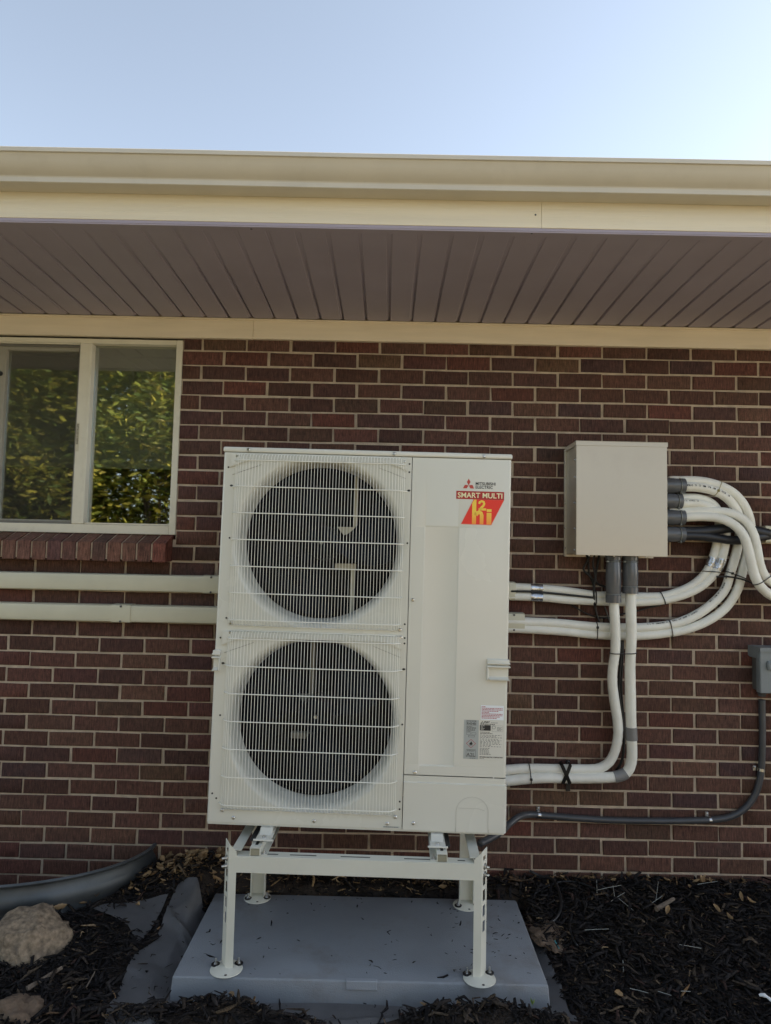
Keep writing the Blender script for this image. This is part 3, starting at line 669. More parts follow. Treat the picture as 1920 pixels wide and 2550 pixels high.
for i, c in enumerate(HO):
    o = hol if i == 0 else inst('punched_hole', hol, unit, Matrix.Identity(4)); o.location = c
for z in (1.195, .555):
    for x in (-.492, .155):
        o = inst('punched_hole', hol, unit, Matrix.Translation((x, -.0002, z)) @ Matrix.Diagonal((1.7, 1, 1.1, 1)))

M_YEL2 = gradient_mat('yellow_orange_decal', 1.078, 1.125, (.95, .28, .03), (.92, .62, .06))
M_YEL2.node_tree.links.new(next(n for n in M_YEL2.node_tree.nodes if n.type == 'SEPXYZ').outputs[2], next(n for n in M_YEL2.node_tree.nodes if n.type == 'MAP_RANGE').inputs[0])
# ---- decals and plates
TX = Matrix.Rotation(rad(90), 4, 'X')
def lay(x, z, d=.0): return Matrix.Translation((x, -.0006-d, z)) @ TX
def flat(name, pts, m_, d=.0, parent=unit):
    bm = B(); poly(bm, [(x, -.0006-d, z) for x, z in pts])
    for f_ in bm.faces:
        f_.normal_update()
        if f_.normal.y > 0: f_.normal_flip()
    return obj(name, bm, m_, parent)
def rect(x0, x1, z0, z1): return [(x0, z0), (x1, z0), (x1, z1), (x0, z1)]
bx, bz, ex, ez = .3710, 1.2213, .63, .685        # three-diamond emblem
def em(pts): return flat('emblem', [(bx+u*ex, bz+v*ez) for u, v in pts], M_LOGO)
em([(0, .034), (.0105, .016), (0, -.002), (-.0105, .016)])
em([(-.001, -.003), (-.0108, .0005), (-.022, .0005), (-.032, -.018), (-.0105, -.018)])
em([(.001, -.003), (.0105, -.018), (.032, -.018), (.022, .0005), (.0108, .0005)])
text('MITSUBISHI', .0152, M_INK, unit, lay(.3955, 1.2222), bold=.00025, sx=.955)
text('ELECTRIC', .0152, M_INK, unit, lay(.3955, 1.2093), bold=.00025, sx=.955)
s0, s1, sz0, sz1 = .3270, .4998, 1.1698, 1.1992
flat('red_banner', rect(s0, s1, sz0, sz1), M_DKRED)
text('SMART MULTI', .0262, M_CREAMT, unit, lay((s0+s1)/2, sz0+.0056, .0004), bold=.0004, align='CENTER', sx=1.0)
PX = lambda x: .3478+(x-.3300)*1.05
PZ = lambda z: 1.0797+(z-1.0750)*1.06
flat('decal_border', [(.3452, 1.0783), (.4560, 1.0775), (.5010, 1.1696), (.3895, 1.1696)], mat('pink_edge', (.75, .30, .22), .4))
flat('red_parallelogram', [(.3478, 1.0800), (.4548, 1.0792), (.4990, 1.1694), (.3910, 1.1694)], M_RED, .0003)
def ink(pts): return flat('yellow_letter', [(PX(x), PZ(z)) for x, z in pts], M_YEL2, .0006)
def ribbon(path, wd, nm='yellow_letter'):
    bm = B(); P_ = [Vector((PX(x), 0, PZ(z))) for x, z in path]; L_ = []; R_ = []
    for i, p_ in enumerate(P_):
        t = (P_[min(i+1, len(P_)-1)]-P_[max(i-1, 0)]).normalized(); n_ = Vector((-t.z, 0, t.x))*wd/2
        L_.append(bm.verts.new((p_.x+n_.x, -.0012, p_.z+n_.z))); R_.append(bm.verts.new((p_.x-n_.x, -.0012, p_.z-n_.z)))
    for i in range(len(P_)-1): bm.faces.new((L_[i], L_[i+1], R_[i+1], R_[i]))
    return obj(nm, bm, M_YEL2, unit)
ink([(.3660, 1.0752), (.3800, 1.0752), (.3800, 1.1590), (.3730, 1.1590), (.3660, 1.1470)])              # h stem
ribbon([(.3870, 1.0752), (.3870, 1.0752)], .014) if False else None
ribbon([(.3800-.001, 1.1060), (.3835, 1.1135), (.3900, 1.1165), (.3965, 1.1135), (.3990, 1.1060), (.3990, 1.0752)], .0135)   # h arch
ink([(.4160, 1.0752), (.4325, 1.0752), (.4325, 1.1150), (.4160, 1.1150)]); ink([(.4160, 1.1185), (.4325, 1.1185), (.4325, 1.1275), (.4160, 1.1275)])
ribbon([(.3895, 1.1450), (.3915, 1.1510), (.3980, 1.1545), (.4050, 1.1520), (.4070, 1.1455), (.4040, 1.1385), (.3975, 1.1320), (.3930, 1.1262)], .0082)
ink([(.3880, 1.1225), (.4140, 1.1225), (.4140, 1.1300), (.3880, 1.1300)])
# warning sticker, refrigerant label, rating plate
wx0, wx1, wz0, wz1 = .4315, .5125, .3885, .4390
flat('warning_sticker', rect(wx0, wx1, wz0, wz1), M_WHITE)
def lines(name, x0, x1, ztop, rows, pitch, th, m_, d=.0004, seed=1, gap=.0012):
    rr = random.Random(seed); bm = B()
    for k in range(len(rows)):
        z = ztop-k*pitch; x = x0; end = x0+(x1-x0)*rows[k]
        while x < end-.001:
            wd = min(rr.uniform(.003, .009), end-x); poly(bm, [(x, -.0006-d, z-th), (x+wd, -.0006-d, z-th), (x+wd, -.0006-d, z), (x, -.0006-d, z)]); x += wd+gap
    return obj(name, bm, m_, unit)
lines('sticker_print', wx0+.003, wx1-.004, wz1-.004, [.2, 1, 1, .82, .35, 1, 1, .86, .72], .0049, .0024, M_REDT)
_n0 = set(COL.objects)
flat('refrigerant_label', rect(.362, .411, .208, .351), M_GREYLBL)
def outline(x0, x1, z0, z1, t=.0008, m_=M_INKG, d=.0004):
    bm = B()
    for (a, b_, c, e) in ((x0, x1, z0, z0+t), (x0, x1, z1-t, z1), (x0, x0+t, z0+t, z1-t), (x1-t, x1, z0+t, z1-t)):
        poly(bm, [(a, -.0006-d, c), (b_, -.0006-d, c), (b_, -.0006-d, e), (a, -.0006-d, e)])
    return obj('label_print', bm, m_, unit)
outline(.3705, .4025, .331, .3495); text('R454B', .0125, M_INKG, unit, lay(.3865, .3335, .0004), bold=.0003, align='CENTER', sx=.88)
lines('label_print', .3705, .4025, .3475, [1], .004, .0022, M_INKG, seed=4)
lines('label_print', .3705, .4025, .328, [.6, 1, 1, .9, .9, .5], .0036, .0018, M_INKG, seed=5)
outline(.371, .3845, .2965, .3055); outline(.388, .4025, .2965, .3055); outline(.377, .398, .288, .2945, .001)
def diamond(cx, cz, r_, t, m_):
    bm = B(); P_ = [(0, 1), (1, 0), (0, -1), (-1, 0)]
    for i in range(4):
        a, b_ = P_[i], P_[(i+1) % 4]
        poly(bm, [(cx+a[0]*r_, -.001, cz+a[1]*r_), (cx+b_[0]*r_, -.001, cz+b_[1]*r_), (cx+b_[0]*(r_-t), -.001, cz+b_[1]*(r_-t)), (cx+a[0]*(r_-t), -.001, cz+a[1]*(r_-t))])
    return obj('hazard_diamond', bm, m_, unit)
diamond(.3865, .2645, .0165, .0022, M_REDT)
flat('flame_symbol', [(.3865-.0045, .2600), (.3865+.0045, .2600), (.3865+.0055, .2650), (.3865+.0028, .2690), (.3865+.0008, .2740), (.3865-.0010, .2690), (.3865-.0052, .2655)], M_INK, .0006)
lines('label_print', .381, .392, .2588, [1], .003, .001, M_INK, seed=6)
outline(.3705, .4025, .2160, .2435); text('A2L', .0180, M_INKG, unit, lay(.3865, .2180, .0004), bold=.0003, align='CENTER', sx=.95)
lines('label_print', .374, .400, .2415, [1, .9], .0036, .0018, M_INKG, seed=8); lines('label_print', .383, .4025, .2125, [1], .003, .0018, M_INKG, seed=9)
for o_ in set(COL.objects)-_n0: o_.matrix_basis = Matrix.Translation((.3732-.362*1.06, 0, .2513-.208*.945)) @ Matrix.Diagonal((1.06, 1, .945, 1)) @ o_.matrix_basis
_n0 = set(COL.objects)
flat('rating_plate', rect(.4125, .496, .207, .3485), M_SILLBL)
lx, lz = .4235, .3400
for P_ in ([(0, .0052), (.0016, .0025), (0, 0), (-.0016, .0025)], [(-.0004, -.0002), (-.0045, -.0002), (-.0052, -.0032), (-.0020, -.0032)], [(.0004, -.0002), (.0020, -.0032), (.0052, -.0032), (.0045, -.0002)]):
    flat('plate_emblem', [(lx+a, lz+b_) for a, b_ in P_], M_INK, .0004)
lines('plate_print', .430, .4485, .3445, [1, .9], .0036, .0024, M_INK, seed=10); lines('plate_print', .453, .478, .3405, [1], .003, .0016, M_INKG, seed=11)
lines('plate_print', .417, .466, .3355, [1], .003, .0026, M_INK, seed=12)
flat('plate_badge', rect(.4155, .4525, .311, .331), M_INK, .0004)
text('ecm', .001, M_SILLBL, unit, lay(.4180, .3255, .0007)) if False else lines('plate_print', .4185, .4325, .3290, [1, .6, .9, .8], .0045, .0016, M_SILLBL, .0007, seed=13)
bm = B(); tube(bm, [(.463+.0055*math.cos(t*.3142), -.0010, .3235+.0055*math.sin(t*.3142)) for t in range(21)], .0006, 5); obj('plate_print', bm, M_INKG, unit)
outline(.4570, .4940, .3085, .3300, .0005); lines('plate_print', .4740, .4915, .3240, [1, .9, 1, .8], .0036, .0014, M_INKG, seed=15)
lines('plate_print', .4165, .466, .3065, [.7, .85], .0046, .0020, M_INK, seed=16)
lines('plate_print', .4165, .4930, .2960, [.95, .7, .98], .0042, .0017, M_INKG, seed=17, gap=.003)
lines('plate_print', .4165, .4930, .2820, [.8, .95, .9, .85, .98, .5, .95], .0044, .0017, M_INKG, seed=18, gap=.004)
lines('plate_print', .4165, .4600, .2490, [.8, .7, .75, .8, .75, .9], .0044, .0018, M_INKG, seed=19, gap=.002)
text('MITSUBISHI ELECTRIC CORPORATION', .0056, M_INK, unit, lay(.4165, .2150, .0004), bold=.0002, sx=.82)
lines('plate_print', .4165, .4900, .2125, [.2], .003, .0014, M_INKG, seed=20)
for o_ in set(COL.objects)-_n0: o_.matrix_basis = Matrix.Translation((.4262-.4125*1.036, 0, .2502-.207*.97)) @ Matrix.Diagonal((1.036, 1, .97, 1)) @ o_.matrix_basis
flat('maker_strip', rect(.098, .155, .0060, .0105), M_GREYLBL); lines('strip_print', .101, .150, .0092, [1], .003, .0018, M_INKG, seed=21)

# ================================================================== pad and stand
b = B(); box(b, PADX0, PADX1, PADY0, PADY1, -.01, PADZ, .010, 3)
for v in b.verts:
    if v.co.z < .03:                      # slight draft on the moulded sides
        v.co.x += (.006 if v.co.x > -.4 else -.006); v.co.y += (.005 if v.co.y > -.47 else -.005)
pad = obj('equipment_pad', b, M_PAD, None, smooth=.5); tag(pad, 'slate grey moulded equipment pad on the ground under the stand', 'pad')
b = B(); box(b, -.458, -.356, PADY0-.0065, PADY0+.012, .050, PADZ+.0022, .002)
obj('maker_plate', b, M_PADL, pad)
stand = empty('stand', (-.4335, -.481, PADZ), (0, 0, rad(-1.4)))
tag(stand, 'ivory steel stand with slotted legs carrying the heat pump', 'stand')
LX, LY, LH = .4215, .252, .408
def slot_leg(mirror, front):
    bm = B(); t = .0022
    # plan outline: A far outer edge, Bd bend, Cc inner edge
    A_, Bd, Cc = ((-.024, .036), (-.003, 0), (.0225, 0)) if front else ((-.026, -.004), (-.026, .030), (.026, .030))
    def plate(p0, p1, cuts, ztop0, ztop1):
        d = Vector((p1[0]-p0[0], p1[1]-p0[1], 0)); nrm = Vector((-d.y, d.x, 0)).normalized()*t
        P0, P1 = Vector((*p0, 0)), Vector((*p1, 0))
        def q(u0, u1, z0, z1, zt0=None, zt1=None):
            zt0 = z1 if zt0 is None else zt0; zt1 = z1 if zt1 is None else zt1
            a, c = P0.lerp(P1, u0), P0.lerp(P1, u1)
            vs_ = [bm.verts.new(v) for v in (a+Vector((0, 0, z0)), c+Vector((0, 0, z0)), c+Vector((0, 0, zt1)), a+Vector((0, 0, zt0)), a+nrm+Vector((0, 0, z0)), c+nrm+Vector((0, 0, z0)), c+nrm+Vector((0, 0, zt1)), a+nrm+Vector((0, 0, zt0)))]
            for f_ in ((0, 1, 2, 3), (5, 4, 7, 6), (0, 4, 5, 1), (3, 2, 6, 7), (0, 3, 7, 4), (1, 5, 6, 2)): bm.faces.new([vs_[i] for i in f_])
        if not cuts: q(0, 1, 0, LH, ztop0, ztop1); return
        q(0, .26, 0, LH, ztop0, ztop0-.26*(ztop0-ztop1)); q(.74, 1, 0, LH, ztop0-.74*(ztop0-ztop1), ztop1)
        z = 0
        for (c0, c1) in cuts: q(.26, .74, z, c0); z = c1
        q(.26, .74, z, LH, ztop0-.26*(ztop0-ztop1), ztop0-.74*(ztop0-ztop1))
    cuts = [(.140, .176), (.190, .226), (.240, .276), (.290, .318), (.372, .386)]
    if front: plate(A_, Bd, cuts, LH, LH-.006); plate(Bd, Cc, None, LH-.006, LH-.030)
    else:
        plate(A_, Bd, None, LH-.02, LH-.02); plate(Bd, Cc, None, LH-.02, LH-.02); plate((.026, .030), (.026, -.004), None, LH-.02, LH-.02)
    if mirror: bmesh.ops.transform(bm, matrix=Matrix.Diagonal((-1, 1, 1, 1)), verts=bm.verts[:])
    bmesh.ops.recalc_face_normals(bm, faces=bm.faces[:]); return bm
def bolt(parent, loc, ax, r=.0075):
    bm = B(); lathe(bm, (0, 0, 0), ax, [(0, r*1.5), (.0015, r*1.5), (.0016, r), (.007, r), (.0072, r*.55), (.017, r*.55), (.018, r*.35)], 10)
    o = obj('bolt', bm, M_STEEL, parent, smooth=.5); o.location = loc; return o
for sx in (-1, 1):
    for sy in (-1, 1):
        leg = obj('leg', slot_leg(sx > 0, sy < 0), M_STAND, stand); leg.location = (sx*LX, sy*LY, .006)
        bm = B(); lathe(bm, (0, 0, 0), (0, 0, 1), [(0, .050), (.002, .054), (.0045, .053), (.007, .040), (.0095, .034), (.0100, .001)], 40)
        ft = obj('foot_plate', bm, M_STAND, stand, smooth=.5); ft.location = (sx*LX, sy*LY+.006, 0)
        bm = B(); lathe(bm, (0, 0, 0), (0, 0, 1), [(0, .0045), (.0004, .0045)], 12); h_ = obj('bolt_hole', bm, M_BLACK, ft); h_.location = (.008, -.043, .0066)
        for q, (ox, oy) in enumerate(((-.040, .014), (.036, .024)) if sy < 0 else ((-.034, -.020), (.040, -.008))):
            bm = B(); lathe(bm, (0, 0, 0), (0, 0, 1), [(0, .0145), (.003, .0145), (.0034, .012)], 18); wsh = obj('rubber_washer', bm, M_RUBBER, ft, smooth=.5); wsh.location = (ox, oy, .0072)
            bolt(ft, (ox, oy, .0105), (0, 0, 1), .0055)
    for z in (.331, .357):
        d = Vector((sx*.85, -.5, 0)); bolt(stand, (sx*(LX+.014), -LY+.019, z), d, .0072)
def beam(y0, y1, nm):
    bm = B(); z0, z1 = .317, .3715
    box(bm, -LX+.0215, LX-.0215, y0, y0+.003, z0, z1-.0032, .0008)
    box(bm, -LX+.0215, LX-.0215, y0, y1, z1-.003, z1, .0008); box(bm, -LX+.0215, LX-.0215, y0+.0032, y1, z0, z0+.003, .0008)
    o = obj('beam', bm, M_STAND, stand)
    bm = B()
    for (a, c) in ((-.315, -.262), (-.222, -.132), (-.05, .05), (.165, .255), (.345, .37)): box(bm, a, c, (y0+y1)/2-.003, (y0+y1)/2+.003, z1-.001, z1+.0004)
    obj('beam_slot', bm, M_BLACK, stand)
beam(-LY-.000, -LY+.045, 0); beam(LY-.040, LY+.005, 1)
for sx in (-1, 1):                        # side rails between front and rear legs
    bm = B(); x0, x1 = sorted((sx*(LX-.001), sx*(LX-.036))); box(bm, x0, x1, -LY+.012, LY+.02, .384, .387, .0008); box(bm, *(sorted((sx*(LX-.001), sx*(LX-.004)))), -LY+.012, LY+.02, .330, .384, .0008); obj('side_rail', bm, M_STAND, stand)
for sx, xr in ((-1, -.338), (1, .292)):   # rails that carry the feet of the unit
    bm = B(); w2 = .0175
    box(bm, xr-w2, xr+w2, -LY+.002, LY, .3965, .399, .0006); box(bm, xr-w2, xr-w2+.0022, -LY+.002, LY, .372, .3962, .0005); box(bm, xr+w2-.0022, xr+w2, -LY+.002, LY, .372, .3962, .0005)
    xa, xb = sorted((xr-sx*w2, xr-sx*(w2+.022))); box(bm, xa, xb, -LY+.006, LY, .3722, .3746, .0006)
    rl = obj('support_rail', bm, M_STAND, stand)
    bm = B(); box(bm, xr-.005, xr+.005, -LY+.028, -LY+.075, .3985, .3994); obj('rail_slot', bm, M_BLACK, rl)
    bm = B(); box(bm, xr-w2+.002, xr+w2-.002, -LY+.0035, -LY+.006, .3735, .394); obj('rail_end_shade', bm, mat('rail_shadow%d' % sx, (.30, .28, .20), .6), rl)  # plate across the hollow rail end, shade put into its darker colour
    bolt(rl, (xr-sx*(w2+.010), -LY+.020, .3748), (0, 0, 1), .0058)
    bm = B(); box(bm, xr-.030, xr+.030, -LY+.056, LY-.06, .3996, .4075, .002); obj('rubber_pad', bm, M_RUBBER, stand)
# feet of the unit (they belong to the unit)
UI = UM.inverted()
for xr in (-.309, .287):
    bm = B(); yf = -.030
    box(bm, xr-.027, xr+.027, yf-.040, UD+.03, -.0265, -.0235, .0008)
    prism(bm, [(yf-.040, -.0265), (yf-.044, -.0285), (yf-.044, -.0255), (yf-.040, -.0234)], 'x', xr-.034, xr+.034)
    box(bm, xr-.0215, xr+.0215, yf-.002+.02, UD, -.0233, -.0065, .001)
    prism(bm, [(yf-.004, -.0234), (yf+.019, -.0066), (yf+.019, -.0234)], 'x', xr-.0205, xr+.0205)
    foot = obj('foot', bm, M_UNIT, unit)
    bm = B(); lathe(bm, (xr, yf-.022, -.0235), (0, 0, 1), [(0, .0085), (.0012, .0085), (.0014, .0055), (.006, .0055), (.0062, .002)], 12); obj('foot_bolt', bm, M_STEEL, foot, smooth=.5)

# ================================================================== line ducts left of / behind the unit
def duct(name, zc, x1, label, coup, hole=None):
    b = B(); h = .0375; y0 = -.062
    def sec(g): return [(.002, zc-h-g), (y0+.012, zc-h-g), (y0+.004-g, zc-h+.004-g), (y0-g, zc-h+.014), (y0-g, zc+h-.014), (y0+.004-g, zc+h-.004+g), (y0+.012, zc+h+g), (.002, zc+h+g)]
    prism(b, sec(0), 'x', -3.6, x1); o = obj(name, b, M_DUCT, None, smooth=.5); tag(o, label, 'duct', 'line ducts on the wall')
    for (a, c) in coup:
        b = B(); prism(b, sec(.0028), 'x', a, c); cp = obj('coupling', b, M_DUCT, o, smooth=.5)
        for z in (zc+h-.006, zc-h+.004):
            b = B(); lathe(b, ((a+c)/2, y0+.002, z), (0, -1, 0), [(0, .0045), (.006, .0045), (.0075, .002)], 10); obj('screw', b, M_INKG, cp)
    return o
xe1 = at(1284, 1472, -.05).x; xe2 = at(1304, 1553, -.05).x
d1 = duct('line_duct', 1.330, xe1, 'upper ivory plastic line duct running along the bricks behind the unit', [(-1.160, -1.085), (xe1-.10, xe1-.004)])
d2 = duct('line_duct', 1.195, xe2, 'lower ivory plastic line duct with a coupling left of the unit', [(-1.555, -1.470), (xe2-.09, xe2+.002)])

# ================================================================== branch box enclosure on the wall
BX0, BX1, BZ0, BZ1, BY = .4425, .827, 1.4945, 1.977, -.190
bb = empty('branch_box', ((BX0+BX1)/2, 0, BZ0)); MI = Matrix.Translation((-(BX0+BX1)/2, 0, -BZ0))
tag(bb, 'beige sheet-metal enclosure fixed to the bricks right of the unit', 'enclosure')
def bpart(nm, bm, m_, par=None, sm=None):
    bmesh.ops.transform(bm, matrix=MI, verts=bm.verts[:]); return obj(nm, bm, m_, par or bb, sm)
b = B(); box(b, BX0+.004, BX1-.004, BY+.012, .004, BZ0+.003, BZ1-.006, .002); bpart('body', b, M_BRBOX)
b = B(); box(b, BX0, BX1, BY, BY+.002, BZ0-.002, BZ1-.0002, .0008); box(b, BX0, BX0+.002, BY+.0022, BY+.035, BZ0-.002, BZ1-.02, .0006); box(b, BX1-.002, BX1, BY+.0022, BY+.035, BZ0-.002, BZ1-.02, .0006)
bpart('front_cover', b, M_BRBOX)
b = B(); box(b, BX0-.003, BX1+.003, BY-.0025, .003, BZ1-.001, BZ1+.001, .0006); box(b, BX0-.003, BX1+.003, BY-.0025, BY-.0008, BZ1-.0195, BZ1-.0012, .0006)
for x in (BX0-.003, BX1+.0015): box(b, x, x+.0015, BY-.0006, .003, BZ1-.0195, BZ1-.0012, .0004)
bpart('lid', b, M_BRBOX)
b = B(); box(b, BX0-.006, BX0+.004, -.014, .003, BZ0-.006, BZ1-.010, .001); box(b, BX0-.004, BX1+.004, -.02, .002, BZ0-.008, BZ0+.001, .001); bpart('mounting_flange', b, M_BRBOX)
for z in (.07, .16, .27, .38, .455):
    for x, s_ in ((BX0-.0005, -1), (BX1+.0005, 1)):
        b = B(); lathe(b, (x, BY+.022, BZ0+z-.05), (s_, 0, 0), [(0, .0045), (.0035, .004), (.005, .0018)], 10); bpart('screw', b, M_STEEL, None, .5)
        b = B(); lathe(b, (x+s_*(-.0), -.012, BZ0+z-.04), (s_, 0, 0), [(0, .004), (.006, .004), (.007, .0018)], 8); bpart('screw', b, M_STEEL, None, .5)
for x in (.06, .165, .30):
    b = B(); lathe(b, (BX0+x, BY+.02, BZ0-.002), (0, 0, -1), [(0, .0045), (.0035, .004), (.005, .0018)], 10); bpart('screw', b, M_STEEL, None, .5)
c6 = lambda x, y: (1240+x/2.45, 1060+y/2.45)
c3 = lambda x, y: (1240+x/2.45, 1540+y/2.45)
cB = lambda x, y: (1640+x/5.821, 1160+y/5.821)
cL = lambda x, y: (1400+x/6.942, 1340+y/6.942)
def ring(bm, c, ax, r, t=.0022): 
    ax = Vector(ax).normalized(); a = ax.orthogonal().normalized(); b_ = ax.cross(a); c = Vector(c)
    tube(bm, [c+(a*math.cos(2*math.pi*i/28)+b_*math.sin(2*math.pi*i/28))*r for i in range(29)], t, 6, cap=False)
M_CLAMP = mat('dull_clamp', (.26, .27, .25), .45, metal=.5)
# couplings on the right side of the enclosure
CY = -.098
for k, (py, x1, sh) in enumerate(((1209.8, 1704.5, 0), (1248, 1697, 0), (1288.5, 1704, 0), (1331, 1703.5, 1))):
    cz = at(1680, py, CY).z; xe = at(x1, py, CY).x; b = B(); r_ = .0325; L_ = xe-BX1
    lathe(b, (BX1-.002, CY, cz), (1, 0, 0), [(0, .029), (.006, .029), (.0062, r_), (L_*.20, r_*1.02), (L_*.5, r_*1.05), (L_*.78, r_*1.0), (L_*.80, r_*.97), (L_*.82, r_*1.03), (L_, r_*1.03), (L_+.0005, r_*.75)], 32)
    cp = bpart('coupling', b, M_PVC if not sh else M_PVCL if False else M_PVC, None, .5)
    for f_ in (.22, .79):
        b = B(); ring(b, (BX1+L_*f_, CY, cz), (1, 0, 0), r_*1.05, .0016)
        cyl(b, (BX1+L_*f_, CY-.018, cz-r_*.86), (BX1+L_*f_, CY-.024, cz-r_*1.10), .0042, n=8); bpart('hose_clamp', b, M_CLAMP, None, .8)
b = B(); cz = at(1672, 1170, -.06).z; lathe(b, (BX1-.002, -.06, cz), (1, 0, 0), [(0, .022), (.034, .022), (.0345, .017)], 24); bpart('conduit_stub', b, M_PVCL, None, .5)
b = B(); cz = at(1680, 1196, -.05).z; lathe(b, (BX1-.002, -.045, cz), (1, 0, 0), [(0, .03), (.044, .031), (.0445, .02)], 24); bpart('coupling', b, M_PVC, None, .5)
VY = -.118
vx = []
for (px, y1, rr_) in ((1527.5, 1502, .0315), (1569.5, 1479, .0320)):
    x = at(px, 1430, VY).x; ze = at(px, y1, VY).z; L_ = BZ0-ze; b = B()
    lathe(b, (x, VY, BZ0+.002), (0, 0, -1), [(0, .0335), (.022, .0335), (.0225, rr_*.93), (.030, rr_*.97), (L_*.45, rr_*1.05), (L_*.80, rr_*.99), (L_*.82, rr_*.95), (L_*.84, rr_*1.04), (L_, rr_*1.04), (L_+.0005, rr_*.7)], 32)
    bpart('coupling', b, M_PVC, None, .5)
    b = B(); ring(b, (x, VY, BZ0-.026), (0, 0, 1), rr_*1.0, .0016); cyl(b, (x-rr_*.8, VY-.018, BZ0-.026), (x-rr_*1.12, VY-.022, BZ0-.026), .0045, n=8); bpart('hose_clamp', b, M_CLAMP, None, .8)
    b = B(); ring(b, (x, VY, BZ0-L_*.81), (0, 0, 1), rr_*1.0, .0016); bpart('hose_clamp', b, M_CLAMP, None, .8)

# ================================================================== insulated refrigerant lines
PATHS = {}
def line(name, key, pts, r, m_, label, cat='pipe', group=None, wr=.0):
    P_ = smooth_path(spline([at(px, py, Y) for (px, py), Y in pts], .012), 3); b = B(); n = len(P_); rr = random.Random(hash(key) % 999 if False else len(key)*7+ord(key[-1]))
    amp = [1+.018*math.sin(i*.21+rr.random()*.5)+rr.uniform(-.006, .006) for i in range(n)]
    if wr:                                 # wrinkles of foam pushed round a bend
        for i in range(2, n-2):
            k = (P_[i+2]-P_[i]).normalized().dot((P_[i]-P_[i-2]).normalized())
            if k < .9965: amp[i] *= 1+(wr if i % 2 else -wr)
    tube(b, P_, r, 18, rf=lambda i: r*amp[i]); o = obj(name, b, m_, None, smooth=1.2 if wr else 3.2); tag(o, label, cat, group); PATHS[key] = (P_, r)
    return o
def Yl(pts, ys):
    """same polyline with distances from the wall interpolated along its index"""
    n = len(pts); k = len(ys)
    return [(p, float(np.interp(i/(n-1), np.linspace(0, 1, k), ys))) for i, p in enumerate(pts)]
GR = 'white insulated refrigerant lines'
A1 = [cB(*q) for q in ((150, 215), (380, 213), (620, 222), (870, 282), (1080, 385), (1215, 530), (1300, 700), (1335, 860), (1325, 1050), (1275, 1290), (1215, 1530))]+[c6(*q) for q in ((1462, 1000), (1392, 1108), (1285, 1188), (1160, 1240), (1050, 1263), (850, 1281), (600, 1275), (380, 1252), (160, 1240), (40, 1237))]
l1a = line('insulated_pipe', 'a1', Yl(A1, [-.085, -.095, -.085, -.05, -.045, -.045, -.045, -.045]), .0195, M_FOAM, 'outer white insulated pipe of the top coupling, sweeping down to the lower duct end', group=GR)
A2 = [cB(*q) for q in ((150, 310), (380, 305), (570, 310), (800, 358), (975, 450), (1090, 580), (1165, 730), (1185, 900), (1155, 1130), (1090, 1390), (1035, 1560))]+[c6(*q) for q in ((1385, 1000), (1305, 1088), (1200, 1160), (1060, 1212), (850, 1233), (600, 1228), (380, 1207), (160, 1197), (40, 1194))]
l1b = line('insulated_pipe', 'a2', Yl(A2, [-.098, -.11, -.09, -.05, -.046, -.046, -.046, -.046]), .0200, M_FOAM, 'inner white insulated pipe of the top coupling with printed lettering, ending in the lower duct', group=GR)
B1 = [cB(*q) for q in ((150, 470), (330, 462), (560, 462), (735, 515), (845, 610), (885, 760), (868, 950), (838, 1150), (790, 1330), (735, 1470), (645, 1600), (480, 1735), (250, 1835), (30, 1890))]+[c6(*q) for q in ((850, 1042), (700, 1038), (590, 1033), (430, 1010), (270, 995), (100, 985), (20, 982))]
l2a = line('insulated_pipe', 'b1', Yl(B1, [-.08, -.08, -.05, -.045, -.043, -.043, -.043]), .0180, M_FOAM, 'rear white insulated pipe of the second coupling, ending upper in the upper duct', group=GR)
B2 = [cB(*q) for q in ((150, 548), (330, 543), (560, 545), (705, 580), (850, 665), (955, 800), (978, 950), (962, 1150), (915, 1350), (850, 1500), (755, 1625), (600, 1760), (380, 1865), (150, 1930), (10, 1955))]+[c6(*q) for q in ((850, 1076), (700, 1074), (590, 1070), (430, 1062), (270, 1046), (100, 1040), (20, 1038))]
l2b = line('insulated_pipe', 'b2', Yl(B2, [-.098, -.098, -.06, -.048, -.046, -.046, -.046]), .0190, M_FOAM, 'front white insulated pipe of the second coupling, running low into the upper duct', group=GR)
C1 = [cB(*q) for q in ((150, 675), (375, 665), (650, 655), (900, 662), (1110, 705), (1270, 815), (1375, 985), (1425, 1200), (1465, 1430), (1530, 1590), (1640, 1690), (1850, 1790), (2300, 1880))]
l3a = line('insulated_pipe', 'c1', Yl(C1, [-.090, -.094, -.108, -.122, -.125, -.125, -.125, -.115, -.10, -.09]), .0195, M_FOAM, 'rear white insulated pipe of the third coupling, hooking down and leaving right', group=GR, wr=.014)
C2 = [cB(*q) for q in ((150, 745), (375, 742), (650, 735), (880, 758), (1070, 838), (1205, 965), (1275, 1120), (1322, 1300), (1360, 1480), (1415, 1650), (1500, 1780), (1650, 1890), (1900, 1975), (2300, 2040))]
l3b = line('insulated_pipe', 'c2', Yl(C2, [-.098, -.104, -.122, -.142, -.145, -.145, -.145, -.135, -.12, -.10]), .0200, M_FOAM, 'front white insulated pipe of the third coupling, wrinkled along its steep bend', group=GR, wr=.02)
K1 = [cB(*q) for q in ((150, 950), (370, 955), (600, 955), (900, 918), (1100, 895), (1300, 915), (1450, 955), (1600, 985))]
line('black_pipe', 'k1', Yl(K1, [-.09, -.09, -.085, -.07, -.06]), .0215, M_FOAMB, 'upper black insulated pipe from the fourth coupling into the right duct', group='black insulated lines')
K2 = [cB(*q) for q in ((150, 1010), (370, 1012), (600, 1018), (850, 1050), (1050, 1078), (1230, 1075), (1420, 1035), (1600, 1010))]
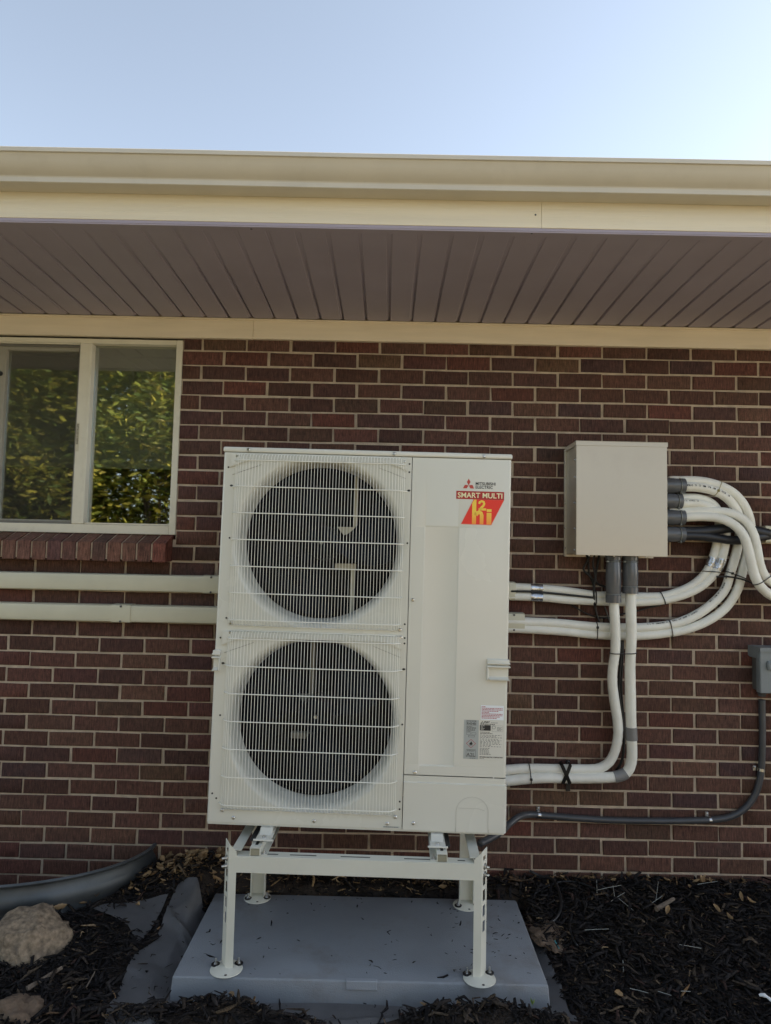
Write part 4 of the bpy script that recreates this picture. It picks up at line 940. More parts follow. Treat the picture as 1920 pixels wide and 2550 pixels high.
line('black_pipe', 'k2', Yl(K2, [-.095, -.10, -.09, -.08, -.055]), .0195, M_FOAMB, 'lower black insulated pipe from the fourth coupling, dipping behind the white bend', group='black insulated lines')
V1 = [cL(*q) for q in ((890, 900), (893, 1130), (910, 1400), (922, 1700), (917, 1980))]+[c3(*q) for q in ((702, 290), (697, 390), (712, 510), (729, 620), (734, 700), (719, 795), (685, 872), (630, 912), (560, 921), (450, 920), (330, 918), (190, 915), (70, 922), (-60, 940))]
line('insulated_pipe', 'v1', Yl(V1, [-.118, -.115, -.10, -.085, -.075, -.06, -.055, -.05, -.05]), .0205, M_FOAM, 'left white insulated pipe dropping from the enclosure and bending toward the unit', group=GR, wr=.022)
V2 = [cL(*q) for q in ((1182, 800), (1183, 990), (1190, 1400), (1197, 1700), (1183, 1980))]+[c3(*q) for q in ((806, 300), (808, 450), (811, 600), (814, 700), (818, 800), (814, 880), (785, 943), (725, 966), (640, 972), (450, 975), (300, 972), (180, 978), (60, 990), (-60, 1000))]
line('insulated_pipe', 'v2', Yl(V2, [-.118, -.115, -.10, -.085, -.08, -.075, -.07, -.065, -.06]), .0222, M_FOAM, 'right white insulated pipe dropping from the enclosure, with a grey tape band', group=GR, wr=.010)
# tape bands, ties, straps
def band(par, key, s0, s1, m_, g_=.0012, nm='tape_band'):
    """sleeve over a pipe between two photo-independent path fractions"""
    P_, r = PATHS[key]; n = len(P_); seg = P_[int(s0*n):max(int(s0*n)+3, int(s1*n))]; b = B(); tube(b, seg, r*1.02+g_, 18); return obj(nm, b, m_, par, smooth=.8)
def near(key, px, py):
    P_, r = PATHS[key]; return min(range(len(P_)), key=lambda i: (pj(P_[i])[0]-px)**2+(pj(P_[i])[1]-py)**2)
def tape(key, a, c, m_, par):
    P_, r = PATHS[key]; i, j = sorted((near(key, *a), near(key, *c))); b = B(); rr = random.Random(i); tube(b, P_[i:j+1], r, 18, rf=lambda q: r*1.03+.0012+rr.uniform(0, .0006)); return obj('tape_band', b, m_, par, smooth=.7)
O = {o['label'][:12]: o for o in COL.objects if o.get('category') == 'pipe'}
def byk(s): return next(o for o in COL.objects if o.get('label', '').startswith(s))
tape('v2', c3(812, 670), c3(812, 738), M_GTAPE, byk('right white')); tape('v2', c3(708, 966), c3(790, 940), M_GTAPE, byk('right white'))
for key, a, c, par in (('b1', cB(800, 1330), cB(735, 1470), l2a), ('b2', cB(905, 1370), cB(835, 1520), l2b), ('b1', c6(197, 990), c6(268, 995), l2a), ('b2', c6(197, 1042), c6(268, 1046), l2b)): tape(key, a, c, M_FOIL, par)
def tie(k1, k2, p1, p2, par, r=.0021, m_=M_BLACK, nm='cable_tie', knob=True):
    """belt looped round two pipes"""
    P1, r1 = PATHS[k1]; P2, r2 = PATHS[k2]; i, j = near(k1, *p1), near(k2, *p2); a, c = P1[i], P2[j]
    d = (c-a); t = (P1[min(i+2, len(P1)-1)]-P1[max(i-2, 0)]).normalized(); u = d.normalized(); v = t.cross(u).normalized(); pts = []
    for q in range(13): th = math.pi/2+math.pi*q/12; pts.append(a+(u*math.cos(th)+v*math.sin(th))*(r1*1.03+r*.6))
    for q in range(13): th = -math.pi/2+math.pi*q/12; pts.append(c+(u*math.cos(th)+v*math.sin(th))*(r2*1.03+r*.6))
    pts.append(pts[0]); b = B(); tube(b, pts, r, 6)
    if knob:
        kp = min(pts, key=lambda q_: q_.y); box(b, kp.x-.005, kp.x+.005, kp.y-.004, kp.y+.003, kp.z-.005, kp.z+.005, .001)
    return obj(nm, b, m_, par)
tie('a1', 'a2', c6(1485, 925), c6(1420, 900), l1a); tie('a1', 'a2', c6(1062, 1262), c6(1048, 1214), l1a, knob=False); tie('a1', 'a2', c6(603, 1275), c6(597, 1228), l1a)
tie('b1', 'b2', cB(700, 1530), cB(810, 1560), l2a, knob=False); tie('b1', 'b2', c6(1000, 1048), c6(1010, 1068), l2a, knob=False); tie('b1', 'b2', c6(590, 1033), c6(592, 1070), l2a, r=.003, knob=False)
tie('c1', 'c2', cB(1560, 1625), cB(1440, 1710), l3a, knob=False); tie('v1', 'v2', c3(715, 212), c3(808, 203), byk('left white'), knob=False); tie('v1', 'v2', c3(188, 915), c3(205, 978), byk('left white'))
M_STRING = mat('ochre_twine', (.30, .25, .10), .8)
tie('a1', 'a2', cB(855, 270), cB(850, 370), l1a, .0013, M_STRING, 'twine'); tie('a2', 'a2', cB(575, 306), cB(575, 314), l1b, .0012, M_STRING, 'twine', False)
# crossing strap screwed to the wall
b = B()
for (q0, q1) in ((c3(390, 895), c3(440, 1010)), (c3(442, 895), c3(395, 1010))):
    a, c = at(*q0, -.090), at(*q1, -.090); u = (c-a).normalized(); v = Vector((0, -1, 0)).cross(u).normalized()*.0075
    P_ = [a+Vector((0, .035, .006)), a, a.lerp(c, .5)+Vector((0, -.004, 0)), c, c+Vector((0, .035, -.006))]
    rows = [[b.verts.new(p_+v), b.verts.new(p_-v)] for p_ in P_]
    for i in range(4): b.faces.new((rows[i][0], rows[i][1], rows[i+1][1], rows[i+1][0]))
bmesh.ops.solidify(b, geom=b.faces[:], thickness=.0015)
strap = obj('pipe_strap', b, M_BLACK, None); tag(strap, 'black crossed strap holding the two low white pipes to the bricks', 'strap')
b = B(); a, c = at(*c3(428, 868), -.004), at(*c3(428, 900), -.03); box(b, a.x-.009, a.x+.009, -.006, .002, a.z-.03, a.z+.004, .001); e = at(*c3(428, 1045), -.004); box(b, e.x-.009, e.x+.009, -.006, .002, e.z-.006, e.z+.035, .001); obj('strap_tab', b, M_BLACK, strap)
b = B(); lathe(b, (a.x, -.0065, a.z-.006), (0, -1, 0), [(0, .006), (.003, .005), (.004, .002)], 10); obj('screw', b, M_STEEL, strap, .5)
# printed runs of lettering on the foam
def print_run(key, pa, pb, par, side=0.0, size=.0062, seed=1, m_=M_INKG):
    P_, r = PATHS[key]; i, j = sorted((near(key, *pa), near(key, *pb))); rr = random.Random(seed); b = B(); s = 0.0
    L_ = sum((P_[k+1]-P_[k]).length for k in range(i, j)); 
    def pos(s_):
        for k in range(i, j):
            l = (P_[k+1]-P_[k]).length
            if s_ <= l: return P_[k].lerp(P_[k+1], s_/l), (P_[k+1]-P_[k]).normalized()
            s_ -= l
        return P_[j], (P_[j]-P_[j-1]).normalized()
    while s < L_:
        if rr.random() < .80:
            c, t = pos(s); tocam = (CAMP-c).normalized(); u = t.cross(Vector((0, -1, 0))).normalized(); th = side
            for dz in ((0,) if rr.random() < .4 else (-.5, .5)):
                n_ = (Vector((0, -1, 0))*math.cos(th)+u*math.sin(th)); n_ = (n_-t*n_.dot(t)).normalized(); w_ = t*rr.uniform(.0006, .0022); h_ = n_.cross(t).normalized()*size*(.5 if dz == 0 else .18)
                q = c+n_*(r*1.045+.0004)+n_.cross(t).normalized()*size*dz*.7
                poly(b, [q-w_-h_, q+w_-h_, q+w_+h_, q-w_+h_])
        s += .0042 if rr.random() < .88 else .012
    return obj('printed_lettering', b, m_, par)
print_run('a2', cB(400, 305), cB(830, 365), l1b, -.25, .0075, 3, M_INK); print_run('a2', cB(870, 385), cB(1010, 440), l1b, -.3, .0075, 4)
print_run('a2', c6(1440, 890), c6(1320, 1130), l1b, .95, .006, 5); print_run('a2', c6(1220, 1160), c6(880, 1235), l1b, .8, .006, 6)
print_run('b2', cB(340, 560), cB(560, 562), l2b, -.5, .005, 7)

# short duct end leaving at the right of the picture
q0 = at(*cB(1555, 990), -.06)
b = B(); prism(b, [(.002, q0.z-.037), (-.055, q0.z-.037), (-.062, q0.z-.03), (-.062, q0.z+.03), (-.055, q0.z+.037), (.002, q0.z+.037)], 'x', q0.x, q0.x+1.6)
tag(obj('line_duct', b, M_DUCT, None, smooth=.5), 'beige line duct at the right picture edge, taking in the black pipes', 'duct', 'line ducts on the wall')
# thin black control cables
def cable(pts, Y, r, label, group='thin black control cables', m_=M_BLACK):
    b = B(); tube(b, smooth_path(spline([at(px, py, y_) for (px, py), y_ in (pts if isinstance(Y, list) and False else [(p, Y) for p in pts])], .015), 2), r, 8)
    return tag(obj('control_cable', b, m_, None, smooth=3.2), label, 'cable', group)
cable([cL(*q) for q in ((420, 290), (470, 430), (450, 600), (530, 760), (560, 920), (565, 1100), (575, 1250), (620, 1400), (660, 1480), (700, 1600))], -.022, .0045, 'black cable hanging from the enclosure bottom behind the pipes')
cable([cL(*q) for q in ((560, 290), (520, 480), (590, 640), (550, 800), (545, 960), (560, 1180))], -.060, .0045, 'black cable bundled close to the left coupling')
cable([cL(*q) for q in ((480, 290), (400, 470), (350, 540), (420, 600), (520, 690), (560, 760), (555, 860), (550, 950))], -.035, .005, 'black cable looped out left below the enclosure')
cable([cL(*q) for q in ((640, 290), (600, 520), (570, 700), (600, 800), (700, 820), (760, 850))], -.04, .005, 'black cable curling toward the left coupling')
cable([cL(*q) for q in ((150, 1150), (300, 1240), (450, 1325), (600, 1370), (800, 1380), (1050, 1310), (1300, 1260), (1500, 1200), (1700, 1160))], -.012, .0035, 'black cable sagging between the two pipe runs')
cable([cL(*q) for q in ((730, 1170), (770, 1280), (820, 1440), (860, 1560))], -.014, .003, 'short grey cable slanting behind the left drop', m_=M_INKG)
cable([c3(*q) for q in ((745, 30), (752, 160), (745, 300), (737, 430), (752, 560), (768, 700), (766, 800), (755, 880), (720, 930))], -.030, .006, 'black cable running down between the two drops')
cable([c3(*q) for q in ((765, 60), (760, 260), (752, 420), (765, 580), (772, 690), (768, 820))], -.028, .005, 'second black cable between the two drops')
cable([cB(*q) for q in ((840, 1610), (960, 1600), (1200, 1640), (1400, 1720), (1630, 1840), (1900, 1960))], -.075, .0036, 'black cable crossing under the hooked pipes at right')
cable([c6(*q) for q in ((80, 1010), (200, 1012), (300, 1020), (450, 1035), (590, 1050))], -.064, .0045, 'black cable lying between the pipes at the upper duct end')

# ================================================================== power conduit and disconnect box
kp = [(1195, 2100), (1222, 2087), (1250, 2070)]+[c3(*q) for q in ((60, 1262), (125, 1212), (190, 1197), (300, 1204), (500, 1220), (700, 1231), (1000, 1236), (1200, 1233), (1330, 1227), (1430, 1205), (1515, 1150), (1575, 1060), (1603, 950), (1611, 850), (1614, 700), (1612, 600), (1611, 495))]
P_ = smooth_path(spline([at(px, py, y_) for (px, py), y_ in zip(kp, list(np.linspace(-.30, -.03, 6))+[-.018]*14)], .006), 3)
b = B(); tube(b, P_, .0138, 14, rf=lambda i: .0138*(1+.025*(i % 2)))
cond = obj('conduit', b, M_CONDUIT, None, smooth=3.2); tag(cond, 'charcoal flexible conduit curving along the lower bricks up to the switch box', 'conduit')
PATHS['cond'] = (P_, .0138)
for (px, py), (ox, oz) in ((c3(250, 1203), (-.0, .020)), (c3(1290, 1228), (-.006, .020)), (c3(1606, 925), (-.022, .004))):
    i = near('cond', px, py); b = B(); tube(b, P_[i-1:i+2], .0155, 14); c = P_[i]; s_ = obj('pipe_clip', b, M_STEEL, cond, smooth=.6)
    b = B(); box(b, c.x+ox-.007, c.x+ox+.007, -.006, .001, c.z+oz-.012, c.z+oz+.010, .001); lathe(b, (c.x+ox, -.006, c.z+oz+.004), (0, -1, 0), [(0, .006), (.004, .005), (.005, .002)], 10); obj('clip_tab', b, M_STEEL, s_)
sb = empty('disconnect_box', (1.40, 0, .92)); tag(sb, 'blue-grey electrical disconnect box cut off by the right picture edge', 'switch box')
def spart(nm, bm, m_): bmesh.ops.transform(bm, matrix=Matrix.Translation((-1.40, 0, -.92)), verts=bm.verts[:]); return obj(nm, bm, m_, sb, .5)
b = B(); box(b, 1.272, 1.500, -.085, .003, .922, 1.105, .003); spart('body', b, M_DISCD)
b = B(); box(b, 1.2585, 1.512, -.096, -.086, .9185, 1.098, .003); box(b, 1.2585, 1.2615, -.0862, -.06, .92, 1.098, .001); spart('front_cover', b, M_DISC)
b = B(); prism(b, [(-.104, 1.096), (-.104, 1.113), (.003, 1.113), (.003, 1.070), (-.012, 1.064), (-.075, 1.064), (-.088, 1.096)], 'x', 1.255, 1.515); spart('hood', b, M_DISC)
b = B(); prism(b, [(-.0965, 1.060), (-.112, 1.045), (-.112, 1.022), (-.0965, 1.016)], 'x', 1.285, 1.36); bmesh.ops.bevel(b, geom=b.edges[:], offset=.004, segments=2, affect='EDGES'); spart('pull_grip', b, M_DISC)
b = B(); c = P_[-1]; lathe(b, (c.x, c.y, .923), (0, 0, -1), [(0, .020), (.012, .022), (.016, .019), (.022, .016), (.030, .0145)], 20); spart('conduit_fitting', b, M_PVC)

# ================================================================== window well
b = B(); TH = [math.pi*k/56 for k in range(57)]
prof = [(0, .200), (.010, .2035), (.016, .197), (.012, .188), (.002, .184)]
z = .184
for k in range(26): z -= .017; prof.append((.011*(1-math.cos(2*math.pi*(k+1)/6.5))/1.0-.004, z))
rows = []
for o_, zz in prof: rows.append([b.verts.new((WELLC+(WELLA+o_)*math.cos(t), -(WELLB+o_)*math.sin(t)+.004, zz)) for t in TH])
for k in range(len(rows)-1):
    for i in range(len(TH)-1): b.faces.new((rows[k][i], rows[k][i+1], rows[k+1][i+1], rows[k+1][i]))
bmesh.ops.recalc_face_normals(b, faces=b.faces[:]); bmesh.ops.solidify(b, geom=b.faces[:], thickness=.0025)
well = obj('window_well', b, M_GALV, None, smooth=1.0); tag(well, 'corrugated galvanised steel window well curving out from the wall at left', 'window well')

# ================================================================== landscape fabric
def inside(pt, P_):
    x, y = pt; c = False; n = len(P_)
    for i in range(n):
        (x0, y0), (x1, y1) = P_[i], P_[(i+1) % n]
        if (y0 > y) != (y1 > y) and x < (x1-x0)*(y-y0)/(y1-y0)+x0: c = not c
    return c
def snap(pt, P_):
    best = None; n = len(P_); p = Vector(pt)
    for i in range(n):
        a, c = Vector(P_[i]), Vector(P_[(i+1) % n]); t = max(0, min(1, (p-a).dot(c-a)/(c-a).length_squared)); q = a+(c-a)*t
        if best is None or (q-p).length < best[0]: best = ((q-p).length, q)
    return best[1]
def xy(px, py, z): v = atz(px, py, z); return (v.x, v.y)
FAB1 = [xy(466, 2212, .10), xy(444, 2222, .09), xy(424, 2250, .08), xy(405, 2300, .06), xy(388, 2340, .05), xy(338, 2370, .04), xy(317, 2417, .025), xy(292, 2478, .01), xy(266, 2522, 0), (-1.17, -.97), (-.3, -1.02), (.30, -.92), xy(1418, 2525, .01), xy(1398, 2440, .03), xy(1350, 2350, .045), xy(1296, 2258, .07), (PADX1+.012, PADY1-.02), (PADX1-.03, PADY0+.05), (PADX0+.03, PADY0+.05), (PADX0+.02, PADY1-.01), xy(510, 2238, .09), xy(490, 2218, .10)]
FAB2 = [xy(230, 2262, .08), xy(274, 2246, .09), xy(340, 2240, .09), xy(419, 2237, .09), xy(400, 2268, .08), xy(361, 2333, .055), xy(342, 2345, .05), xy(318, 2304, .065), xy(255, 2275, .075)]
def fab_h1(x, y):
    h = terrain(x, y)+.010-mounds(x, y)*(.95)
    left = x < PADX0+.02
    if left:
        h += .016*gau(x, y, -1.12, -.22, .10, .10)          # flap lifted against the pad
        h += .020*(1-abs(mnoise.noise(Vector((x*7+y*3, y*4-x*3, 5.3))))*3.2)*sst(-1.03, -1.07, x)*.5+.012*mnoise.noise(Vector((x*16, y*11, 2)))*.6
        h += .022*math.exp(-((x*.55+y-(-1.02))/.020)**2)*gau(x, y, -1.08, -.42, .09, .2)+.016*math.exp(-((x*1.3+y+1.86)/.016)**2)
        h = max(h, terrain(x, y)+.004)
    else:
        h = max(h, .004)+.006*math.sin(x*9+y*25)*.6+.010*math.exp(-((y+.86-.05*(x+.3))/.012)**2)
    return h
def fab_h2(x, y): return terrain(x, y)+.012+.006*math.sin(x*22+y*14)
def fabric(P_, hf, st, label):
    xs = [p[0] for p in P_]; ys = [p[1] for p in P_]; b = B(); nx, ny = int((max(xs)-min(xs))/st)+2, int((max(ys)-min(ys))/st)+2
    V = {}
    for j in range(ny+1):
        for i in range(nx+1): V[i, j] = (min(xs)-st/2+i*st, min(ys)-st/2+j*st)
    bv = {}; 
    for j in range(ny):
        for i in range(nx):
            c = (V[i, j][0]+st/2, V[i, j][1]+st/2)
            if inside(c, P_):
                q = []
                for k in ((i, j), (i+1, j), (i+1, j+1), (i, j+1)):
                    if k not in bv: bv[k] = b.verts.new((*V[k], 0))
                    q.append(bv[k])
                b.faces.new(q)
    for v in b.verts:
        if v.is_boundary: q = snap((v.co.x, v.co.y), P_); v.co.x, v.co.y = q.x, q.y
    for v in b.verts: v.co.z = hf(v.co.x, v.co.y)
    bmesh.ops.solidify(b, geom=b.faces[:], thickness=.0018)
    bmesh.ops.recalc_face_normals(b, faces=b.faces[:])
    return tag(obj('landscape_fabric', b, M_FABRIC, None, smooth=1.0), label, 'fabric')
fabric(FAB1, fab_h1, .009, 'grey landscape fabric spread under the pad, lifted and creased at its left')
fabric(FAB2, fab_h2, .009, 'small torn corner of grey landscape fabric lying left in the mulch')

# ================================================================== rocks
def rock(name, c, rx, ry, rz, seed, m_, label, cat, cut=(), sub=5, rough=.10):
    b = B(); bmesh.ops.create_icosphere(b, subdivisions=sub, radius=1)
    for v in b.verts:
        p = v.co.copy(); d = 1
        for n_, k in cut:                    # flattened facets
            q = p.dot(Vector(n_).normalized())
            if q > k: p -= Vector(n_).normalized()*(q-k)*.9
        o_ = Vector((seed, seed*2, 0))
        f_ = 1+rough*1.6*mnoise.noise(p*1.3+o_)+rough*.8*mnoise.noise(p*3.5+o_)+rough*.42*mnoise.noise(p*9+o_)+rough*.22*mnoise.noise(p*22+o_)
        p *= f_; v.co = Vector((c[0]+p.x*rx, c[1]+p.y*ry, c[2]+p.z*rz))
    return tag(obj(name, b, m_, None, smooth=3.2), label, cat)
rock('boulder', (-1.61, -.545, .075), .158, .12, .104, 3, M_ROCK, 'rough tan granite boulder below the window well at the left picture edge', 'rock',
     cut=(((.8, -.5, .35), .62), ((.1, -.9, .25), .66), ((-.2, -.2, 1), .60), ((.6, .1, .8), .66), ((-.9, -.5, .1), .6)), rough=.13)
rock('clay_clod', (-1.475, -.86, .012), .075, .06, .045, 9, M_CLOD, 'crumbly tan clay clod in the lower left corner', 'soil clod', rough=.3, sub=4)
0 and rock('clay_clod', (-1.375, -.815, .012), .030, .025, .022, 13, M_CLOD, 'small tan clay clod just right of the larger crumbly one', 'soil clod', rough=.3, sub=3)
rock('clay_clod', (.285, -.34, .038), .065, .13, .026, 21, M_CLOD, 'patch of bare tan clay beside the back right of the pad', 'soil clod', rough=.35, sub=4)

# ================================================================== mulch
def chips(n, region, prob, hf, size, seed, cols):
    r = np.random.default_rng(seed); X = []; 
    while len(X) < n:
        x, y = r.uniform(region[0], region[1]), r.uniform(region[2], region[3])
        if r.random() < prob(x, y): X.append((x, y, hf(x, y)))
    X = np.array(X); L_ = r.lognormal(math.log(size), .55, n).clip(.008, .085); W_ = (L_*r.uniform(.10, .26, n)).clip(.0018, .012); T_ = W_*r.uniform(.25, .6, n)
    yaw = r.uniform(0, 2*np.pi, n); pit = r.normal(0, .28, n); roll = r.uniform(-.9, .9, n); bend = r.normal(0, .16, n)*L_
    st = np.array([-.5, 0, .5]); V = np.zeros((n, 12, 3))
    tap = np.stack([r.uniform(.25, .9, n), np.ones(n), r.uniform(.15, .8, n)], 1)
    for s in range(3):
        for q, (a, c) in enumerate(((-1, -1), (1, -1), (1, 1), (-1, 1))):
            lx = st[s]*L_; ly = a*W_/2*tap[:, s]+(bend if s == 1 else 0); lz = c*T_/2*tap[:, s]+(np.abs(bend)*.5 if s == 1 else 0)
            cr_, sr_ = np.cos(roll), np.sin(roll); ly, lz = ly*cr_-lz*sr_, ly*sr_+lz*cr_
            cp_, sp_ = np.cos(pit), np.sin(pit); lx2 = lx*cp_-lz*sp_; lz2 = lx*sp_+lz*cp_
            cy_, sy_ = np.cos(yaw), np.sin(yaw); V[:, s*4+q, 0] = X[:, 0]+lx2*cy_-ly*sy_; V[:, s*4+q, 1] = X[:, 1]+lx2*sy_+ly*cy_; V[:, s*4+q, 2] = X[:, 2]+lz2+.25*W_
    V[:, :, 1] = np.minimum(V[:, :, 1], -.001)
    f0 = []
    for s in range(2):
        for q in range(4): f0.append((s*4+q, s*4+(q+1) % 4, (s+1)*4+(q+1) % 4, (s+1)*4+q))
    f0 += [(3, 2, 1, 0), (8, 9, 10, 11)]
    Fc = (np.array(f0)[None]+(np.arange(n)*12)[:, None, None]).reshape(-1, 4)
    cidx = r.choice(len(cols), n, p=np.array([c[1] for c in cols])/sum(c[1] for c in cols)); C_ = np.array([c[0] for c in cols])[cidx]*r.uniform(.6, 1.4, (n, 1))
    return V.reshape(-1, 3), Fc, np.repeat(C_, 12, 0)
def in_pad(x, y, g_=0): return PADX0-g_ < x < PADX1+g_ and PADY0-g_ < y < PADY1+g_
def in_well(x, y): return math.hypot((x-WELLC)/(WELLA+.02), min(0, y)/(WELLB+.02)) < 1
def pr(x, y):
    if in_pad(x, y, .004) or in_well(x, y): return 0
    if math.hypot((x+1.61)/.14, (y+.545)/.10) < 1: return 0
    if inside((x, y), FAB1) or (PADX0-.2 < x < PADX1 and PADY0-.3 < y < PADY0 and inside((x, min(y, PADY0-.01)), FAB1)):
        return .9 if mounds(x, y) > .024 else (.10 if mounds(x, y) > .012 else .022)
    if inside((x, y), FAB2): return .03 if x > -1.34 else .18
    if PADX0-.02 < x < PADX1+.02 and y > PADY1: return .55
    return 1
MC = [((.0175, .0160, .0165), 52), ((.028, .0245, .0235), 24), ((.042, .033, .027), 11), ((.065, .050, .037), 6), ((.13, .095, .062), 1.6), ((.24, .175, .11), 0.5), ((.045, .028, .024), 3)]
def ph(x, y):
    h = terrain(x, y)
    if inside((x, y), FAB1): h = max(h, fab_h1(x, y)+.002)
    if inside((x, y), FAB2): h = max(h, fab_h2(x, y)+.002)
    return h+random.uniform(0, .012)
v1, f1, c1 = chips(24000, (-2.1, 1.75, -1.02, -.004), pr, ph, .020, 5, MC)
v2, f2, c2 = chips(4500, (-3.3, 2.9, -1.8, -.9), lambda x, y: 0 if inside((x, y), FAB1) else 1, ph, .032, 6, MC)
v3, f3, c3_ = chips(2600, (-2.0, 1.6, -1.0, -.004), lambda x, y: pr(x, y) if pr(x, y) > .4 else 0, lambda x, y: ph(x, y)+.008, .045, 8, MC)
LC = [((.26, .17, .085), 3), ((.17, .105, .055), 4), ((.33, .24, .14), 2), ((.085, .055, .035), 4)]
def prl(x, y): return (gau(x, y, -1.12, -.09, .28, .10)+.30*gau(x, y, .7, -.02, 1.0, .035)+.35*gau(x, y, -.42, -.10, .5, .07)+.006) if pr(x, y) > .5 else 0
v4, f4, c4 = chips(1500, (-1.7, 1.6, -1.0, -.004), prl, lambda x, y: ph(x, y)+.010, .017, 9, LC)
# a few crumbs on the pad
v5, f5, c5 = chips(120, (PADX0+.03, PADX1-.02, PADY0+.02, PADY1-.02), lambda x, y: .35+.65*(x > -.1), lambda x, y: PADZ+.0005, .012, 12, MC[:3]); v5[:, 2] = np.where(v5[:, 2] < PADZ+.0003, PADZ+.0003, np.minimum(v5[:, 2], PADZ+.004))
v6, f6, c6_ = chips(15000, (-2.0, 1.6, -1.0, -.004), lambda x, y: pr(x, y) if pr(x, y) > .4 else pr(x, y)*.5, lambda x, y: ph(x, y)+.004, .0105, 15, MC)
V_, F_, C_ = [], [], []; off = 0
for v_, f_, c_ in ((v1, f1, c1), (v2, f2, c2), (v3, f3, c3_), (v4, f4, c4), (v5, f5, c5), (v6, f6, c6_)): V_.append(v_); F_.append(f_+off); C_.append(c_); off += len(v_)
tag(mesh_np('mulch', np.concatenate(V_), np.concatenate(F_), M_MULCH, None, col=np.concatenate(C_)), 'black shredded bark mulch covering the planting bed', 'mulch', kind='stuff')

# ================================================================== loose dry leaves, straws, sticks, hose, scraps
def leaf_mesh(seed):
    rr = random.Random(seed); b = B(); L_, W_ = 1.0, rr.uniform(.30, .52); rows = []; cu = rr.uniform(1.2, 3.4); tw = rr.uniform(-.8, .8)
    for i in range(8):
        t = i/7; w_ = W_*math.sin(math.pi*(t*.9+.06))**.8*(1+.12*rr.uniform(-1, 1)); x = L_*(t-.5); zc = .35*cu*(t-.5)**2
        a = tw*(t-.5); row = []
        for j in range(5):
            u = (j-2)/2; y = u*w_/2; zz = zc+abs(u)**1.4*w_*.75*(1 if cu > 0 else -1)+rr.uniform(-.015, .015)
            row.append(b.verts.new((x, y*math.cos(a)-zz*math.sin(a)*.4, zz*math.cos(a)+y*math.sin(a))))
        rows.append(row)
    for i in range(7):
        for j in range(4): b.faces.new((rows[i][j], rows[i][j+1], rows[i+1][j+1], rows[i+1][j]))
    me = bpy.data.meshes.new('dry_leaf'); b.to_mesh(me); b.free(); me.materials.append(M_DRY); me.polygons.foreach_set('use_smooth', [True]*len(me.polygons)); return me
LM = [leaf_mesh(s) for s in range(6)]
rl = random.Random(44)
def put_leaf(x, y, sz, label, group):
    o = bpy.data.objects.new('dry_leaf', rl.choice(LM)); COL.objects.link(o); o.location = (x, min(y, -.02), terrain(x, y)+.012+rl.uniform(.004, .018)); o.scale = (sz,)*3
    o.rotation_euler = (rl.uniform(-.7, .7), rl.uniform(-.6, .6), rl.uniform(0, 6.3)); tag(o, label, 'leaf', group)
k = 0
while k < 74:
    x, y = rl.gauss(-1.10, .16), -abs(rl.gauss(.07, .07))-.02
    if in_well(x, y) or in_pad(x, y, .03) or x > -.72 or x < -1.5: continue
    put_leaf(x, y, rl.uniform(.024, .052), 'dry curled tan leaf in the heap against the wall left of the stand', 'dry leaves heaped left of the stand'); k += 1
for (px, py), w_ in zip(((88, 2262), (150, 2258), (200, 2240), (240, 2228), (265, 2215)), ('nearest the boulder, first', 'second from the boulder', 'third from the boulder', 'fourth from the boulder', 'farthest from the boulder')):
    c = atz(px, py, .10); put_leaf(c.x, c.y, .05, 'dry brown leaf %s along the foot of the steel window well' % w_, 'dry leaves along the window well')
for i in range(16):
    x = rl.uniform(.3, 1.5); y = -abs(rl.gauss(.03, .04))-.015; put_leaf(x, y, rl.uniform(.022, .045), 'dry leaf on the mulch along the wall right of the pad', 'dry leaves right of the pad')
for i in range(14):
    x, y = rl.uniform(-.75, .1), rl.uniform(-.15, -.03); put_leaf(x, y, rl.uniform(.02, .04), 'dry leaf on the soil between the pad and the wall', 'dry leaves behind the pad')
OPEN = ('beside the stubby wood chunk', 'uppermost at far right', 'second from the top at far right', 'leftmost of the far right group', 'lowest of the far right group', 'low in the right mulch near the bottom edge', 'left on the mulch heap right of centre', 'right on the mulch heap right of centre', 'on the mulch heap by the left front foot')
for (px, py, s_), w_ in zip(((1660, 2305, .05), (1850, 2275, .045), (1870, 2285, .04), (1785, 2300, .04), (1815, 2320, .035), (1535, 2470, .04), (1055, 2515, .03), (1145, 2500, .03), (580, 2490, .03)), OPEN):
    c = atz(px, py, .05 if py < 2400 else .03); put_leaf(c.x, c.y, s_, 'dry pale leaf '+w_, 'dry leaves on the open mulch')
def stick(name, a, c, r0, r1, m_, label, cat, group=None, sag=.0, n=7):
    b = B(); a, c = Vector(a), Vector(c); mid = a.lerp(c, .5)+Vector((0, 0, sag)); P_ = spline([a, mid, c], .02); tube(b, P_, r0, n, rf=lambda i: r0+(r1-r0)*i/(len(P_)-1)); return tag(obj(name, b, m_, None, smooth=.8), label, cat, group)
cR = lambda x, y: (1260+x/2.524, 2050+y/2.524)
def gp3(q, dz=.02, z=.06): v = atz(*q, z); v.y = min(v.y, -.02); return (v.x, v.y, terrain(v.x, v.y)+dz)
